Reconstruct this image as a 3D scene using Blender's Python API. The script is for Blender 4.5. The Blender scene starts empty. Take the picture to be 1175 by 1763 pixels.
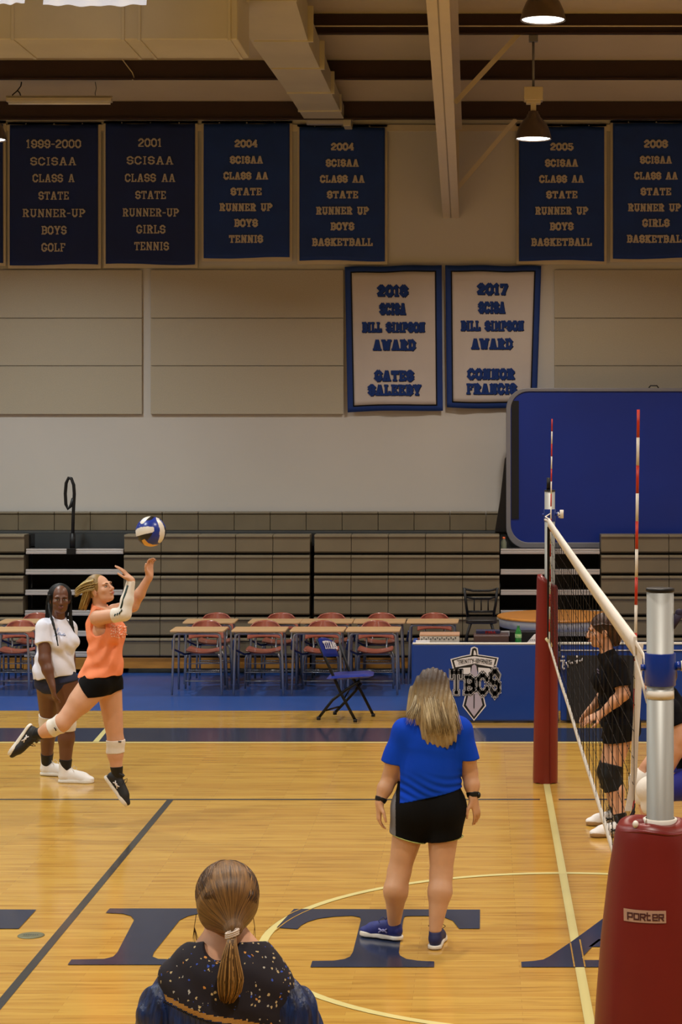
import bpy, bmesh, math, random
import numpy as np
from mathutils import Vector, Matrix
random.seed(7); rng = np.random.RandomState(3)
PI = math.pi
SC = bpy.context.scene; COL = SC.collection

# ------------------------------------------------------------------ camera, world, light, exposure
CAMX, CAMY, CAMZ, FPX = -0.54, -11.83, 2.98, 3521.0
cd = bpy.data.cameras.new('camera'); cam = bpy.data.objects.new('camera', cd); COL.objects.link(cam)
cam.location = (CAMX, CAMY, CAMZ); cam.rotation_euler = (PI/2, 0, 0)
cd.sensor_fit = 'HORIZONTAL'; cd.sensor_width = 36.0; cd.lens = FPX/1175*36
cd.shift_x = -(830-587.5)/1175; cd.shift_y = -(881.5-734)/1175
cd.clip_start = 0.1; cd.clip_end = 200
SC.camera = cam
SC.view_settings.view_transform = 'Standard'; SC.view_settings.look = 'None'
SC.view_settings.gamma = 1.0; SC.view_settings.use_curve_mapping = False
SC.view_settings.exposure = -0.52
w = bpy.data.worlds.new('world'); SC.world = w; w.use_nodes = True
w.node_tree.nodes['Background'].inputs[0].default_value = (0.9, 0.85, 0.8, 1)
w.node_tree.nodes['Background'].inputs[1].default_value = 0.05
LAMP_W = 175.0
LAMPS = []   # x, y, z of every high bay lamp of the hall; the fixtures the photo shows are built below
for iy, (ly, lz) in enumerate([(10.73, 6.145), (6.17, 6.55), (1.6, 6.9), (-3.0, 6.6), (-7.6, 6.2)]):
    for ix, lx in enumerate([-12.0, -6.0, 0.0, 6.0, 12.0]):
        LAMPS.append((lx, ly, lz))
        ld = bpy.data.lights.new('high_bay_light', 'AREA'); ld.shape = 'DISK'; ld.size = 0.36
        ld.energy = LAMP_W*(1.25 if lx < -3 else 1.0)*(0.75 if iy == 0 else 1.0); ld.spread = math.radians(142)
        ld.color = (1.0, 0.91, 0.81) if lx >= 0 else (0.95, 1.0, 0.99)
        lo = bpy.data.objects.new('high_bay_light', ld); COL.objects.link(lo)
        lo.location = (lx, ly, lz-0.012)

def W(px, py, D):       # a measured direction of the photograph at distance D along the hall -> metres
    return np.array([(px-830)/FPX*D+CAMX, D+CAMY, CAMZ-(py-734)/FPX*D])
def F(px, py):          # a point of the floor
    return W(px, py, CAMZ*FPX/(py-734))

# ------------------------------------------------------------------ materials
def lin(c):
    return tuple(((v/255)/12.92 if v/255 <= 0.04045 else ((v/255+0.055)/1.055)**2.4) for v in c)
MATS = {}
def mat(name, rgb, rough=0.6, metal=0.0, noise=0.0, nscale=20, bump=0.0, bscale=60, stretch=(1,1,1), coat=0.0, spec=0.5, rgb2=None, sss=0.0, sheen=0.0, ns_detail=3, croughness=0.08, trans=0.0):
    if name in MATS: return MATS[name]
    m = bpy.data.materials.new(name); m.use_nodes = True; nt = m.node_tree; b = nt.nodes['Principled BSDF']
    c = lin(rgb)
    b.inputs['Base Color'].default_value = (*c, 1); b.inputs['Roughness'].default_value = rough
    b.inputs['Metallic'].default_value = metal; b.inputs['Specular IOR Level'].default_value = spec
    b.inputs['Coat Weight'].default_value = coat; b.inputs['Coat Roughness'].default_value = croughness
    if trans: b.inputs['Transmission Weight'].default_value = trans
    if sss:
        b.inputs['Subsurface Weight'].default_value = sss; b.inputs['Subsurface Radius'].default_value = (0.012, 0.004, 0.002)
        b.inputs['Subsurface Scale'].default_value = 1.0
    if sheen: b.inputs['Sheen Weight'].default_value = sheen
    tc = nt.nodes.new('ShaderNodeTexCoord'); mp = nt.nodes.new('ShaderNodeMapping')
    mp.inputs['Scale'].default_value = stretch; nt.links.new(tc.outputs['Object'], mp.inputs['Vector'])
    if noise > 0 or rgb2:
        n = nt.nodes.new('ShaderNodeTexNoise'); n.inputs['Scale'].default_value = nscale; n.inputs['Detail'].default_value = ns_detail
        nt.links.new(mp.outputs[0], n.inputs['Vector'])
        r = nt.nodes.new('ShaderNodeValToRGB'); r.color_ramp.elements[0].position = 0.3; r.color_ramp.elements[1].position = 0.7
        c2 = lin(rgb2) if rgb2 else tuple(min(1, v*(1+noise)) for v in c)
        c1 = c if rgb2 else tuple(v*(1-noise) for v in c)
        r.color_ramp.elements[0].color = (*c1, 1); r.color_ramp.elements[1].color = (*c2, 1)
        nt.links.new(n.outputs['Fac'], r.inputs[0]); nt.links.new(r.outputs[0], b.inputs['Base Color'])
    if bump > 0:
        n2 = nt.nodes.new('ShaderNodeTexNoise'); n2.inputs['Scale'].default_value = bscale; n2.inputs['Detail'].default_value = 4
        nt.links.new(mp.outputs[0], n2.inputs['Vector'])
        bp = nt.nodes.new('ShaderNodeBump'); bp.inputs['Strength'].default_value = bump; bp.inputs['Distance'].default_value = 0.01
        nt.links.new(n2.outputs['Fac'], bp.inputs['Height']); nt.links.new(bp.outputs[0], b.inputs['Normal'])
    MATS[name] = m; return m
def emis(name, rgb, s):
    m = bpy.data.materials.new(name); m.use_nodes = True; b = m.node_tree.nodes['Principled BSDF']
    b.inputs['Base Color'].default_value = (*lin(rgb), 1); b.inputs['Emission Color'].default_value = (*lin(rgb), 1)
    b.inputs['Emission Strength'].default_value = s; return m

def wood_floor():
    m = bpy.data.materials.new('maple_floor'); m.use_nodes = True; nt = m.node_tree; b = nt.nodes['Principled BSDF']; L = nt.links.new
    tc = nt.nodes.new('ShaderNodeTexCoord')
    br = nt.nodes.new('ShaderNodeTexBrick'); br.inputs['Scale'].default_value = 1.0
    br.inputs['Brick Width'].default_value = 0.9; br.inputs['Row Height'].default_value = 0.057
    br.inputs['Mortar Size'].default_value = 0.0006; br.inputs['Mortar Smooth'].default_value = 0.3
    br.offset = 0.37; br.offset_frequency = 2
    br.inputs['Color1'].default_value = (*lin((196,156,72)), 1); br.inputs['Color2'].default_value = (*lin((182,138,60)), 1)
    br.inputs['Mortar'].default_value = (*lin((140,100,50)), 1)
    L(tc.outputs['Object'], br.inputs['Vector'])
    mp = nt.nodes.new('ShaderNodeMapping'); mp.inputs['Scale'].default_value = (1.3, 17.5, 1); L(tc.outputs['Object'], mp.inputs['Vector'])
    n = nt.nodes.new('ShaderNodeTexNoise'); n.inputs['Scale'].default_value = 1.6; n.inputs['Detail'].default_value = 5; L(mp.outputs[0], n.inputs['Vector'])
    r = nt.nodes.new('ShaderNodeValToRGB'); e = r.color_ramp.elements
    e[0].position = 0.28; e[0].color = (0.60,0.50,0.40,1); e[1].position = 0.5; e[1].color = (1,1,1,1)
    L(n.outputs['Fac'], r.inputs[0])
    mx = nt.nodes.new('ShaderNodeMix'); mx.data_type = 'RGBA'; mx.blend_type = 'MULTIPLY'; mx.inputs[0].default_value = 0.75
    L(br.outputs['Color'], mx.inputs[6]); L(r.outputs[0], mx.inputs[7]); L(mx.outputs[2], b.inputs['Base Color'])
    mp2 = nt.nodes.new('ShaderNodeMapping'); mp2.inputs['Scale'].default_value = (1.2, 6, 1); L(tc.outputs['Object'], mp2.inputs['Vector'])
    n2 = nt.nodes.new('ShaderNodeTexNoise'); n2.inputs['Scale'].default_value = 3; n2.inputs['Detail'].default_value = 3; L(mp2.outputs[0], n2.inputs['Vector'])
    bp = nt.nodes.new('ShaderNodeBump'); bp.inputs['Strength'].default_value = 0.06; bp.inputs['Distance'].default_value = 0.004
    L(n2.outputs['Fac'], bp.inputs['Height']); L(bp.outputs[0], b.inputs['Normal'])
    b.inputs['Roughness'].default_value = 0.16; b.inputs['Specular IOR Level'].default_value = 0.5
    return m
M_WOOD = wood_floor()
M_LINEY = mat('line_cream', (216,204,138), 0.18)
M_LINED = mat('line_charcoal', (52,54,56), 0.18, noise=0.1, nscale=6)
M_NAVY = mat('paint_navy', (36,46,70), 0.16, noise=0.08, nscale=5)
M_BLUEF = mat('floor_blue', (38,74,142), 0.28, noise=0.08, nscale=2)
M_WALL = mat('wall_paint', (196,193,188), 0.8, noise=0.035, nscale=0.7, bump=0.03, bscale=80)
M_CEIL = mat('roof_insulation', (194,180,150), 0.75, noise=0.06, nscale=1.2, bump=0.1, bscale=6)
M_BROWN = mat('purlin_brown', (50,28,24), 0.5, noise=0.12, nscale=3)
M_CREAMST = mat('cream_steel', (204,192,166), 0.5, noise=0.03, nscale=4)
M_DUCT = mat('duct_wrap', (194,186,160), 0.45, noise=0.07, nscale=1.5, bump=0.15, bscale=5)
M_PANEL = mat('panel_fabric', (176,168,150), 0.9, noise=0.06, nscale=90, bump=0.15, bscale=220)
M_TAN = mat('bleacher_tan', (114,103,82), 0.42, noise=0.07, nscale=3, bump=0.06, bscale=300)
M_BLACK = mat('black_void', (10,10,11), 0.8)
M_BLKM = mat('black_metal', (15,15,17), 0.45, spec=.35)
M_ALU = mat('aluminium', (190,186,184), 0.4, metal=0.35, noise=0.06, nscale=4, stretch=(1,20,20))
M_GREYD = mat('grey_deck', (52,57,60), 0.5, noise=0.1, nscale=2)
M_GOLD = mat('kick_board', (170,118,48), 0.35, noise=0.15, nscale=3, stretch=(1,8,8))
M_CHROME = mat('chrome_tube', (150,152,158), 0.3, metal=0.6)
M_DTOP = mat('desk_laminate', (198,160,116), 0.4, noise=0.07, nscale=4, stretch=(1,6,1))
M_SHELL = mat('maroon_shell', (156,84,66), 0.28, coat=0.3)
M_RED = mat('pad_vinyl_red', (114,26,22), 0.38, noise=0.06, nscale=4, bump=0.12, bscale=7)
M_REDD = mat('pad_vinyl_dark', (112,22,26), 0.35)
M_WHITE = mat('white_vinyl', (226,222,212), 0.5)
M_WHITEC = mat('white_cloth', (222,216,206), 0.8, noise=0.03, nscale=10, bump=0.2, bscale=40)
M_BLUEP = mat('collar_blue', (4,48,140), 0.3, coat=0.3)
M_BAN = mat('banner_blue', (8,50,122), 0.75, noise=0.12, nscale=2.5, bump=0.1, bscale=12)
M_BAN2 = mat('banner_navy', (8,34,92), 0.75, noise=0.12, nscale=2.5, bump=0.1, bscale=12)
M_BANW = mat('banner_white', (196,188,184), 0.8, noise=0.03, nscale=3, bump=0.1, bscale=10)
M_TXT = mat('felt_letters', (186,176,160), 0.9)
M_TXTB = mat('felt_blue', (6,48,120), 0.85)
M_TXTK = mat('felt_black', (14,16,24), 0.9)
M_BORD = mat('board_blue', (3,42,134), 0.4, noise=0.12, nscale=0.8)
M_GREY = mat('grey_frame', (116,116,122), 0.45)
M_TBLUE = mat('table_vinyl_blue', (10,58,140), 0.4, noise=0.05, nscale=3, bump=0.08, bscale=9)
M_NETC = mat('net_cord', (16,14,16), 0.8)
M_LAV = mat('logo_lavender', (176,166,182), 0.5)
M_LOGOK = mat('logo_black', (16,18,20), 0.5)
M_LOGOW = mat('logo_white', (224,220,222), 0.5)
M_SKIN = mat('skin_light', (200,154,118), 0.5, sss=0.08, noise=0.04, nscale=14)
M_SKIN2 = mat('skin_rosy', (206,156,124), 0.5, sss=0.08, noise=0.04, nscale=14)
M_SKIND = mat('skin_dark', (100,62,42), 0.42, sss=0.05, noise=0.05, nscale=14)
M_LIP = mat('lip', (176,100,92), 0.4); M_LIPD = mat('lip_dark', (120,66,60), 0.4)
M_EYEW = mat('eye_white', (180,172,164), 0.3); M_IRIS = mat('iris', (50,40,34), 0.3); M_BROWH = mat('brow_hair', (96,70,46), 0.8)

# ------------------------------------------------------------------ mesh helpers
def tag(o, label=None, cat=None, group=None, kind=None):
    if label: o['label'] = label
    if cat: o['category'] = cat
    if group: o['group'] = group
    if kind: o['kind'] = kind
    return o
def thing(name, label, cat, loc=(0,0,0), rz=0.0, group=None):
    o = bpy.data.objects.new(name, None); COL.objects.link(o); o.empty_display_size = 0.1
    o.location = loc; o.rotation_euler = (0,0,rz)
    return tag(o, label, cat, group)
class MB:
    def __init__(s): s.v = []; s.f = []; s.m = []; s.s = []; s.mats = []; s.mi = 0
    def mat(s, m):
        if m not in s.mats: s.mats.append(m)
        s.mi = s.mats.index(m); return s
    def face(s, idx, smooth=False): s.f.append(idx); s.m.append(s.mi); s.s.append(smooth)
    def poly(s, pts, smooth=False):
        n = len(s.v); s.v += [tuple(p) for p in pts]; s.face(list(range(n, n+len(pts))), smooth)
    def box(s, x0, x1, y0, y1, z0, z1, R=None):
        n = len(s.v); P = [(x0,y0,z0),(x1,y0,z0),(x1,y1,z0),(x0,y1,z0),(x0,y0,z1),(x1,y0,z1),(x1,y1,z1),(x0,y1,z1)]
        if R is not None: P = [tuple(R @ Vector(p)) for p in P]
        s.v += P
        for q in ((3,2,1,0),(4,5,6,7),(0,1,5,4),(1,2,6,5),(2,3,7,6),(3,0,4,7)): s.face([n+i for i in q])
        return s
    def bar(s, a, b, w, h, up=(0,0,1)):
        a = Vector(a); b = Vector(b); d = (b-a).normalized(); u = Vector(up)
        sx = d.cross(u)
        if sx.length < 1e-4: sx = d.cross(Vector((1,0,0)))
        sx.normalize(); sz = sx.cross(d).normalized(); n = len(s.v)
        for p in (a, b):
            for i, j in ((-1,-1),(1,-1),(1,1),(-1,1)): s.v.append(tuple(p+sx*(i*w/2)+sz*(j*h/2)))
        for q in ((3,2,1,0),(4,5,6,7),(0,1,5,4),(1,2,6,5),(2,3,7,6),(3,0,4,7)): s.face([n+i for i in q])
        return s
    def tube(s, pts, r, seg=10, cap=True, flat=None, smooth=True):
        P = [Vector(p) for p in pts]; n0 = len(s.v); N = len(P)
        rs = r if hasattr(r, '__len__') else [r]*N
        t = (P[1]-P[0]).normalized(); u = t.orthogonal().normalized()
        if flat is not None:
            u = Vector(flat[0]); u = (u - t*u.dot(t)).normalized()
        for i in range(N):
            if i == 0: tt = (P[1]-P[0]).normalized()
            elif i == N-1: tt = (P[-1]-P[-2]).normalized()
            else: tt = ((P[i+1]-P[i]).normalized()+(P[i]-P[i-1]).normalized()).normalized()
            u = (u - tt*u.dot(tt))
            u = u.normalized() if u.length > 1e-6 else tt.orthogonal().normalized()
            v = tt.cross(u)
            ff = flat[1] if flat is not None else 1.0
            for k in range(seg):
                a = 2*PI*k/seg; s.v.append(tuple(P[i]+u*(math.cos(a)*rs[i]*ff)+v*(math.sin(a)*rs[i])))
        for i in range(N-1):
            for k in range(seg):
                a = n0+i*seg+k; b = n0+i*seg+(k+1) % seg; s.face([a, b, b+seg, a+seg], smooth)
        if cap:
            s.face([n0+k for k in range(seg)][::-1]); s.face([n0+(N-1)*seg+k for k in range(seg)])
        return s
    def lathe(s, prof, c=(0,0,0), seg=32, smooth=True, ang=2*PI, xs=1.0, closed=True):
        n0 = len(s.v)
        for (r, z) in prof:
            for k in range(seg):
                a = ang*k/seg; s.v.append((c[0]+math.cos(a)*r*xs, c[1]+math.sin(a)*r, c[2]+z))
        for i in range(len(prof)-1):
            for k in range(seg):
                a = n0+i*seg+k; b = n0+i*seg+(k+1) % seg; s.face([a, b, b+seg, a+seg], smooth)
        return s
    def disc(s, c, r, seg=32, down=False, ry=None):
        n = len(s.v); ry = ry or r
        s.v += [(c[0]+math.cos(2*PI*k/seg)*r, c[1]+math.sin(2*PI*k/seg)*ry, c[2]) for k in range(seg)]
        i = list(range(n, n+seg)); s.face(i[::-1] if down else i); return s
    def ball(s, c, r, seg=16, rings=10, R=None):
        n0 = len(s.v); r = r if hasattr(r, '__len__') else (r,r,r)
        for i in range(rings+1):
            th = PI*i/rings
            for k in range(seg):
                a = 2*PI*k/seg; p = Vector((math.sin(th)*math.cos(a)*r[0], math.sin(th)*math.sin(a)*r[1], math.cos(th)*r[2]))
                if R is not None: p = R @ p
                s.v.append((c[0]+p.x, c[1]+p.y, c[2]+p.z))
        for i in range(rings):
            for k in range(seg):
                a = n0+i*seg+k; b = n0+i*seg+(k+1) % seg; s.face([a+seg, b+seg, b, a], True)
        return s
    def prism(s, pts2, y0, y1, plane='xz', smooth=False):   # outline given in the plane, thickness along the third axis
        n = len(s.v); k = len(pts2)
        def P(p, t): return (p[0], t, p[1]) if plane == 'xz' else ((p[0], p[1], t) if plane == 'xy' else (t, p[0], p[1]))
        s.v += [P(p, y0) for p in pts2]+[P(p, y1) for p in pts2]
        s.face(list(range(n, n+k))); s.face(list(range(n+k, n+2*k))[::-1])
        for i in range(k):
            j = (i+1) % k; s.face([n+j, n+i, n+k+i, n+k+j], smooth)
        return s
    def build(s, name, m=None, parent=None, bevel=0.0, fixn=True):
        me = bpy.data.meshes.new(name); V = s.v
        if parent is not None and parent.type == 'EMPTY' or (parent is not None):
            q = parent; M = Matrix.Identity(4)
            while q is not None:
                M = Matrix.Translation(q.location) @ Matrix.Rotation(q.rotation_euler.z, 4, 'Z') @ M; q = q.parent
            Mi = M.inverted(); 
            if any(abs(c) > 1e-9 for c in M.translation) or abs(M.to_euler().z) > 1e-9:
                V = [tuple(Mi @ Vector(p)) for p in V]
        me.from_pydata(V, [], s.f)
        if m is not None and not s.mats: me.materials.append(m)
        for x in s.mats: me.materials.append(x)
        if s.mats: me.polygons.foreach_set('material_index', s.m)
        me.polygons.foreach_set('use_smooth', s.s)
        me.update()
        if fixn:
            bm = bmesh.new(); bm.from_mesh(me); bmesh.ops.recalc_face_normals(bm, faces=bm.faces); bm.to_mesh(me); bm.free()
        o = bpy.data.objects.new(name, me); COL.objects.link(o)
        if parent is not None: o.parent = parent
        if bevel > 0:
            bv = o.modifiers.new('bevel', 'BEVEL'); bv.width = bevel; bv.segments = 2; bv.limit_method = 'ANGLE'; bv.angle_limit = math.radians(40)
        return o
def struct(o): o['kind'] = 'structure'; return o
def copy_tree(o, parent=None):
    c = o.copy(); COL.objects.link(c); c.parent = parent
    for ch in [x for x in o.children]: copy_tree(ch, c)
    return c
def arc(cx, cy, r, a0, a1, n):
    return [(cx+math.cos(a0+(a1-a0)*i/n)*r, cy+math.sin(a0+(a1-a0)*i/n)*r) for i in range(n+1)]

# ------------------------------------------------------------------ block lettering (slab serif strokes)
c = 0.22
G = {
'0': (.62, [[(c,0),(.62-c,0),(.62,c),(.62,1-c),(.62-c,1),(c,1),(0,1-c),(0,c),(c,0)]], []),
'1': (.4, [[(.2,0),(.2,1),(.04,.86)]], [(.2,0)]),
'2': (.6, [[(0,.80),(c,1),(.6-c,1),(.6,1-c),(.6,.66),(0,.14),(0,0),(.6,0)]], []),
'4': (.64, [[(.46,0),(.46,1),(0,.34),(0,.28),(.64,.28)]], [(.46,0)]),
'5': (.6, [[(.56,1),(.04,1),(.04,.58),(.6-c,.58),(.6,.58-c*.8),(.6,c),(.6-c,0),(c,0),(0,c*.8)]], []),
'6': (.62, [[(.62,1-c),(.62-c,1),(c,1),(0,1-c),(0,c),(c,0),(.62-c,0),(.62,c),(.62,.36),(.62-c,.56),(0,.56)]], []),
'7': (.58, [[(0,.8),(0,1),(.58,1),(.58,.86),(.22,0)]], [(.22,0)]),
'9': (.62, [[(0,c),(c,0),(.62-c,0),(.62,c),(.62,1-c),(.62-c,1),(c,1),(0,1-c),(0,.62),(c,.44),(.62,.44)]], []),
'-': (.36, [[(0,.45),(.36,.45)]], []),
'A': (.76, [[(.1,0),(.34,1),(.42,1),(.66,0)],[(.18,.32),(.58,.32)]], [(.1,0),(.66,0)]),
'B': (.62, [[(.1,0),(.62-c,0),(.62,c*.8),(.62,.5-c*.4),(.5,.5),(.6,.5+c*.5),(.6,1-c*.8),(.6-c,1),(.1,1),(.1,0)],[(.1,.5),(.5,.5)]], [(.1,0),(.1,1)]),
'C': (.62, [[(.62,.74),(.62,1-c),(.62-c,1),(c,1),(0,1-c),(0,c),(c,0),(.62-c,0),(.62,c),(.62,.26)]], []),
'D': (.64, [[(.1,0),(.64-c,0),(.64,c),(.64,1-c),(.64-c,1),(.1,1),(.1,0)]], [(.1,0),(.1,1)]),
'E': (.6, [[(.6,.22),(.6,0),(.1,0),(.1,1),(.58,1),(.58,.8)],[(.1,.5),(.42,.5)]], [(.1,0),(.1,1)]),
'F': (.58, [[(.1,0),(.1,1),(.58,1),(.58,.8)],[(.1,.5),(.42,.5)]], [(.1,0),(.1,1)]),
'G': (.64, [[(.62,1-c),(.62-c,1),(c,1),(0,1-c),(0,c),(c,0),(.62-c,0),(.62,c),(.62,.40),(.34,.40)]], []),
'I': (.3, [[(.15,0),(.15,1)]], [(.15,0),(.15,1)]),
'K': (.7, [[(.1,0),(.1,1)],[(.6,1),(.1,.42)],[(.26,.56),(.62,0)]], [(.1,0),(.1,1),(.62,0),(.6,1)]),
'L': (.58, [[(.1,1),(.1,0),(.58,0),(.58,.26)]], [(.1,0),(.1,1)]),
'M': (.86, [[(.1,0),(.1,1),(.43,.35),(.76,1),(.76,0)]], [(.1,0),(.76,0)]),
'N': (.74, [[(.1,0),(.1,1),(.64,0),(.64,1)]], [(.1,0),(.64,1)]),
'O': (.62, [[(c,0),(.62-c,0),(.62,c),(.62,1-c),(.62-c,1),(c,1),(0,1-c),(0,c),(c,0)]], []),
'P': (.62, [[(.1,0),(.1,1),(.62-c,1),(.62,1-c),(.62,.66),(.62-c,.46),(.1,.46)]], [(.1,0),(.1,1)]),
'R': (.68, [[(.1,0),(.1,1),(.6-c,1),(.6,1-c),(.6,.68),(.6-c,.48),(.1,.48)],[(.36,.48),(.6,0)]], [(.1,0),(.1,1),(.6,0)]),
'S': (.6, [[(.6,1-c*.9),(.6-c,1),(c,1),(0,1-c*.8),(0,.62),(c*.7,.5),(.6-c*.7,.5),(.6,.38),(.6,c*.8),(.6-c,0),(c,0),(0,c*.9)]], []),
'T': (.66, [[(.33,0),(.33,1)],[(0,.78),(0,1),(.66,1),(.66,.78)]], [(.33,0)]),
'U': (.7, [[(.1,1),(.1,c),(.1+c*.8,0),(.6-c*.8,0),(.6,c),(.6,1)]], [(.1,1),(.6,1)]),
'W': (.96, [[(.08,1),(.26,0),(.48,.8),(.7,0),(.88,1)]], [(.08,1),(.88,1)]),
'Y': (.74, [[(.08,1),(.37,.45),(.66,1)],[(.37,.45),(.37,0)]], [(.37,0),(.08,1),(.66,1)]),
}
def text_quads(txt, x0, x1, z0, z1, t=0.16, gap=0.2, serif=0.11, space=0.42):
    """quads (x,z) for txt filling the rectangle; t = stroke thickness relative to the height"""
    tot = 0
    for ch in txt: tot += (space if ch == ' ' else G[ch][0]) + gap+t*0.6
    tot -= gap+t*0.6
    h = z1-z0; sx = (x1-x0)/(tot+t); th = t*h; out = []
    cx = x0+t*sx/2
    thx = min(th, t*sx*1.25)
    def P(p, cx): return (cx+p[0]*sx, z0+th/2+p[1]*(h-th))
    for ch in txt:
        if ch == ' ': cx += (space+gap+t*0.6)*sx; continue
        w_, lines, ser = G[ch]
        for ln in lines:
            for a, b in zip(ln[:-1], ln[1:]):
                a = P(a, cx); b = P(b, cx); dx = b[0]-a[0]; dz = b[1]-a[1]; l = math.hypot(dx, dz)
                if l < 1e-9: continue
                dx /= l; dz /= l
                tt = thx*abs(dz)+th*0.85*abs(dx); e = tt*0.42
                ax = a[0]-dx*e; az = a[1]-dz*e; bx = b[0]+dx*e; bz = b[1]+dz*e; nx = -dz*tt/2; nz = dx*tt/2
                out.append([(ax+nx,az+nz),(ax-nx,az-nz),(bx-nx,bz-nz),(bx+nx,bz+nz)])
        for (px, pz) in ser:
            q = P((px, pz), cx); hw = thx/2+serif*sx; hh = th*0.36
            zc = q[1]+(-(th/2-hh) if pz < .5 else (th/2-hh))
            out.append([(q[0]-hw,zc-hh),(q[0]+hw,zc-hh),(q[0]+hw,zc+hh),(q[0]-hw,zc+hh)])
        cx += (w_+gap+t*0.6)*sx
    return out
def put_text(mb, m, quads, y, dx=0, dz=0, yfn=None):
    mb.mat(m)
    for q in quads:
        pts = [(p[0]+dx, (yfn(p[0]+dx, p[1]+dz) if yfn else y), p[1]+dz) for p in q]
        mb.poly(pts)

# ================================================================== STRUCTURE
X0, X1, YB, YW = -17.0, 15.0, -15.0, 14.10
def zroof(y):   # roof deck height, 2 in 12 from the far eave to the ridge over the hall's middle
    return 6.98+(YW-y)*0.158 if y > -0.5 else 6.98+(YW+0.5)*0.158-(-0.5-y)*0.158
# floor with its paint
fb = MB(); fb.mat(M_WOOD).poly([(X0,YB,0),(X1,YB,0),(X1,YW+.4,0),(X0,YW+.4,0)])
def strip(m, x0, x1, y0, y1, z): fb.mat(m).poly([(x0,y0,z),(x1,y0,z),(x1,y1,z),(x0,y1,z)])
strip(M_BLUEF, X0, X1, 9.60, YW, .0010)
strip(M_NAVY, X0, X1, 7.50, 8.37, .0010)
strip(M_LINEY, X0, X1, 7.415, 7.470, .0012)
strip(M_LINEY, -.026, .026, -7.5, 7.42, .0024)
strip(M_LINED, X0, -.075, 4.475, 4.525, .0012); strip(M_LINED, .075, X1, 4.475, 4.525, .0012)
for sx in (-1, 1): strip(M_LINED, sx*3.026-.026 if sx > 0 else -3.052, sx*3.026+.026 if sx > 0 else -3.0, -4.525, 4.48, .0018)
strip(M_LINED, X0, X1, -4.525, -4.475, .0012); strip(M_LINEY, X0, X1, -7.47, -7.415, .0012)
A_ = [(-3.4,7.5),(-3.46,7.5),(-3.40,8.37),(-3.34,8.37)]
a0 = F(160,1277); a1 = F(170,1277); a2 = F(188,1254.5); a3 = F(180,1254.5)
fb.mat(M_LINEY).poly([(p[0],p[1],.0016) for p in (a0,a1,a2,a3)])
n = 96
for k in range(n):
    t0 = 2*PI*k/n; t1 = 2*PI*(k+1)/n
    fb.mat(M_LINEY).poly([(math.cos(t)*r, math.sin(t)*r, .0030) for r, t in ((1.778,t0),(1.829,t0),(1.829,t1),(1.778,t1))])
def fpoly(pts, z, m, dx=0.0):
    fb.mat(m).poly([(p[0]+dx, p[1], z) for p in pts])
T2 = [(506.4,1565.8),(476.6,1598),(512.4,1600.5),(519,1594),(530,1588),(548,1582.5),(575,1579),(606,1577.5),(620,1580),(622,1584),(608,1640),(603,1648),(594,1652),(575,1655),(538,1655.5),(534.7,1666),
      (748,1666),(748,1656.5),(720,1655),(700,1652),(689,1646),(687,1641),(695,1584),(697,1579),(702,1578),(735,1577.8),(765,1580),(780,1586),(791,1599.8),(826.8,1599.8),(827,1567)]
def ear(pts):   # split a concave outline into triangles
    from mathutils.geometry import tessellate_polygon
    return tessellate_polygon([[Vector((p[0], p[1], 0)) for p in pts]])
def letter(pxs, z, dx=0.0, m=M_NAVY):
    P = [F(*p) for p in pxs]
    for tri in ear(P): fpoly([P[i] for i in tri], z, m, dx)
letter(T2, .0040); letter(T2, .0040, -2.735)
IL = [(189,1565),(182,1572.5),(212,1574),(226,1578),(231,1585),(202,1641),(195,1648),(180,1652),(123,1653),(116.4,1662)]
P = [F(*p) for p in IL]; cxI = -2.50
P = [(p[0], p[1]) for p in P]; Pm = [(2*cxI-p[0], p[1]) for p in P][::-1]; PI_ = P+Pm
for tri in ear(PI_): fpoly([PI_[i] for i in tri], .0040, M_NAVY)
AL = [(898,1657),(920,1655.5),(936,1653),(946,1648),(984,1622.5),(1015,1600),(1062,1565)]
P = [(F(*p)[0], F(*p)[1]) for p in AL]; ax = P[-1][0]+0.14; yb = F(898,1666)[1]
y2 = F(1000,1654)[1]; y1 = F(1000,1631)[1]; y3 = F(1000,1618)[1]
def tri_(pts, z=.0040, m=M_NAVY):
    for t in ear(pts): fpoly([pts[i] for i in t], z, m)
for sgn in (1, -1):
    def mx_(q): return [(p[0] if sgn > 0 else 2*ax-p[0], p[1]) for p in q]
    inl = F(1007,1654)[0]; i1 = F(1020,1631)[0]; i2 = F(1037,1618)[0]
    tri_(mx_([(P[0][0], yb)]+P+[(ax, P[-1][1]), (ax, P[-1][1]-.18), (i2, y3), (i1, y1), (F(1002.4,1650)[0], F(1000,1650)[1]), (inl, y2), (inl+.12, y2), (inl+.12, yb)]))
    tri_(mx_([(i1-.02, y1), (ax, y1), (ax, y3), (i2-.02, y3)]))
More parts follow.
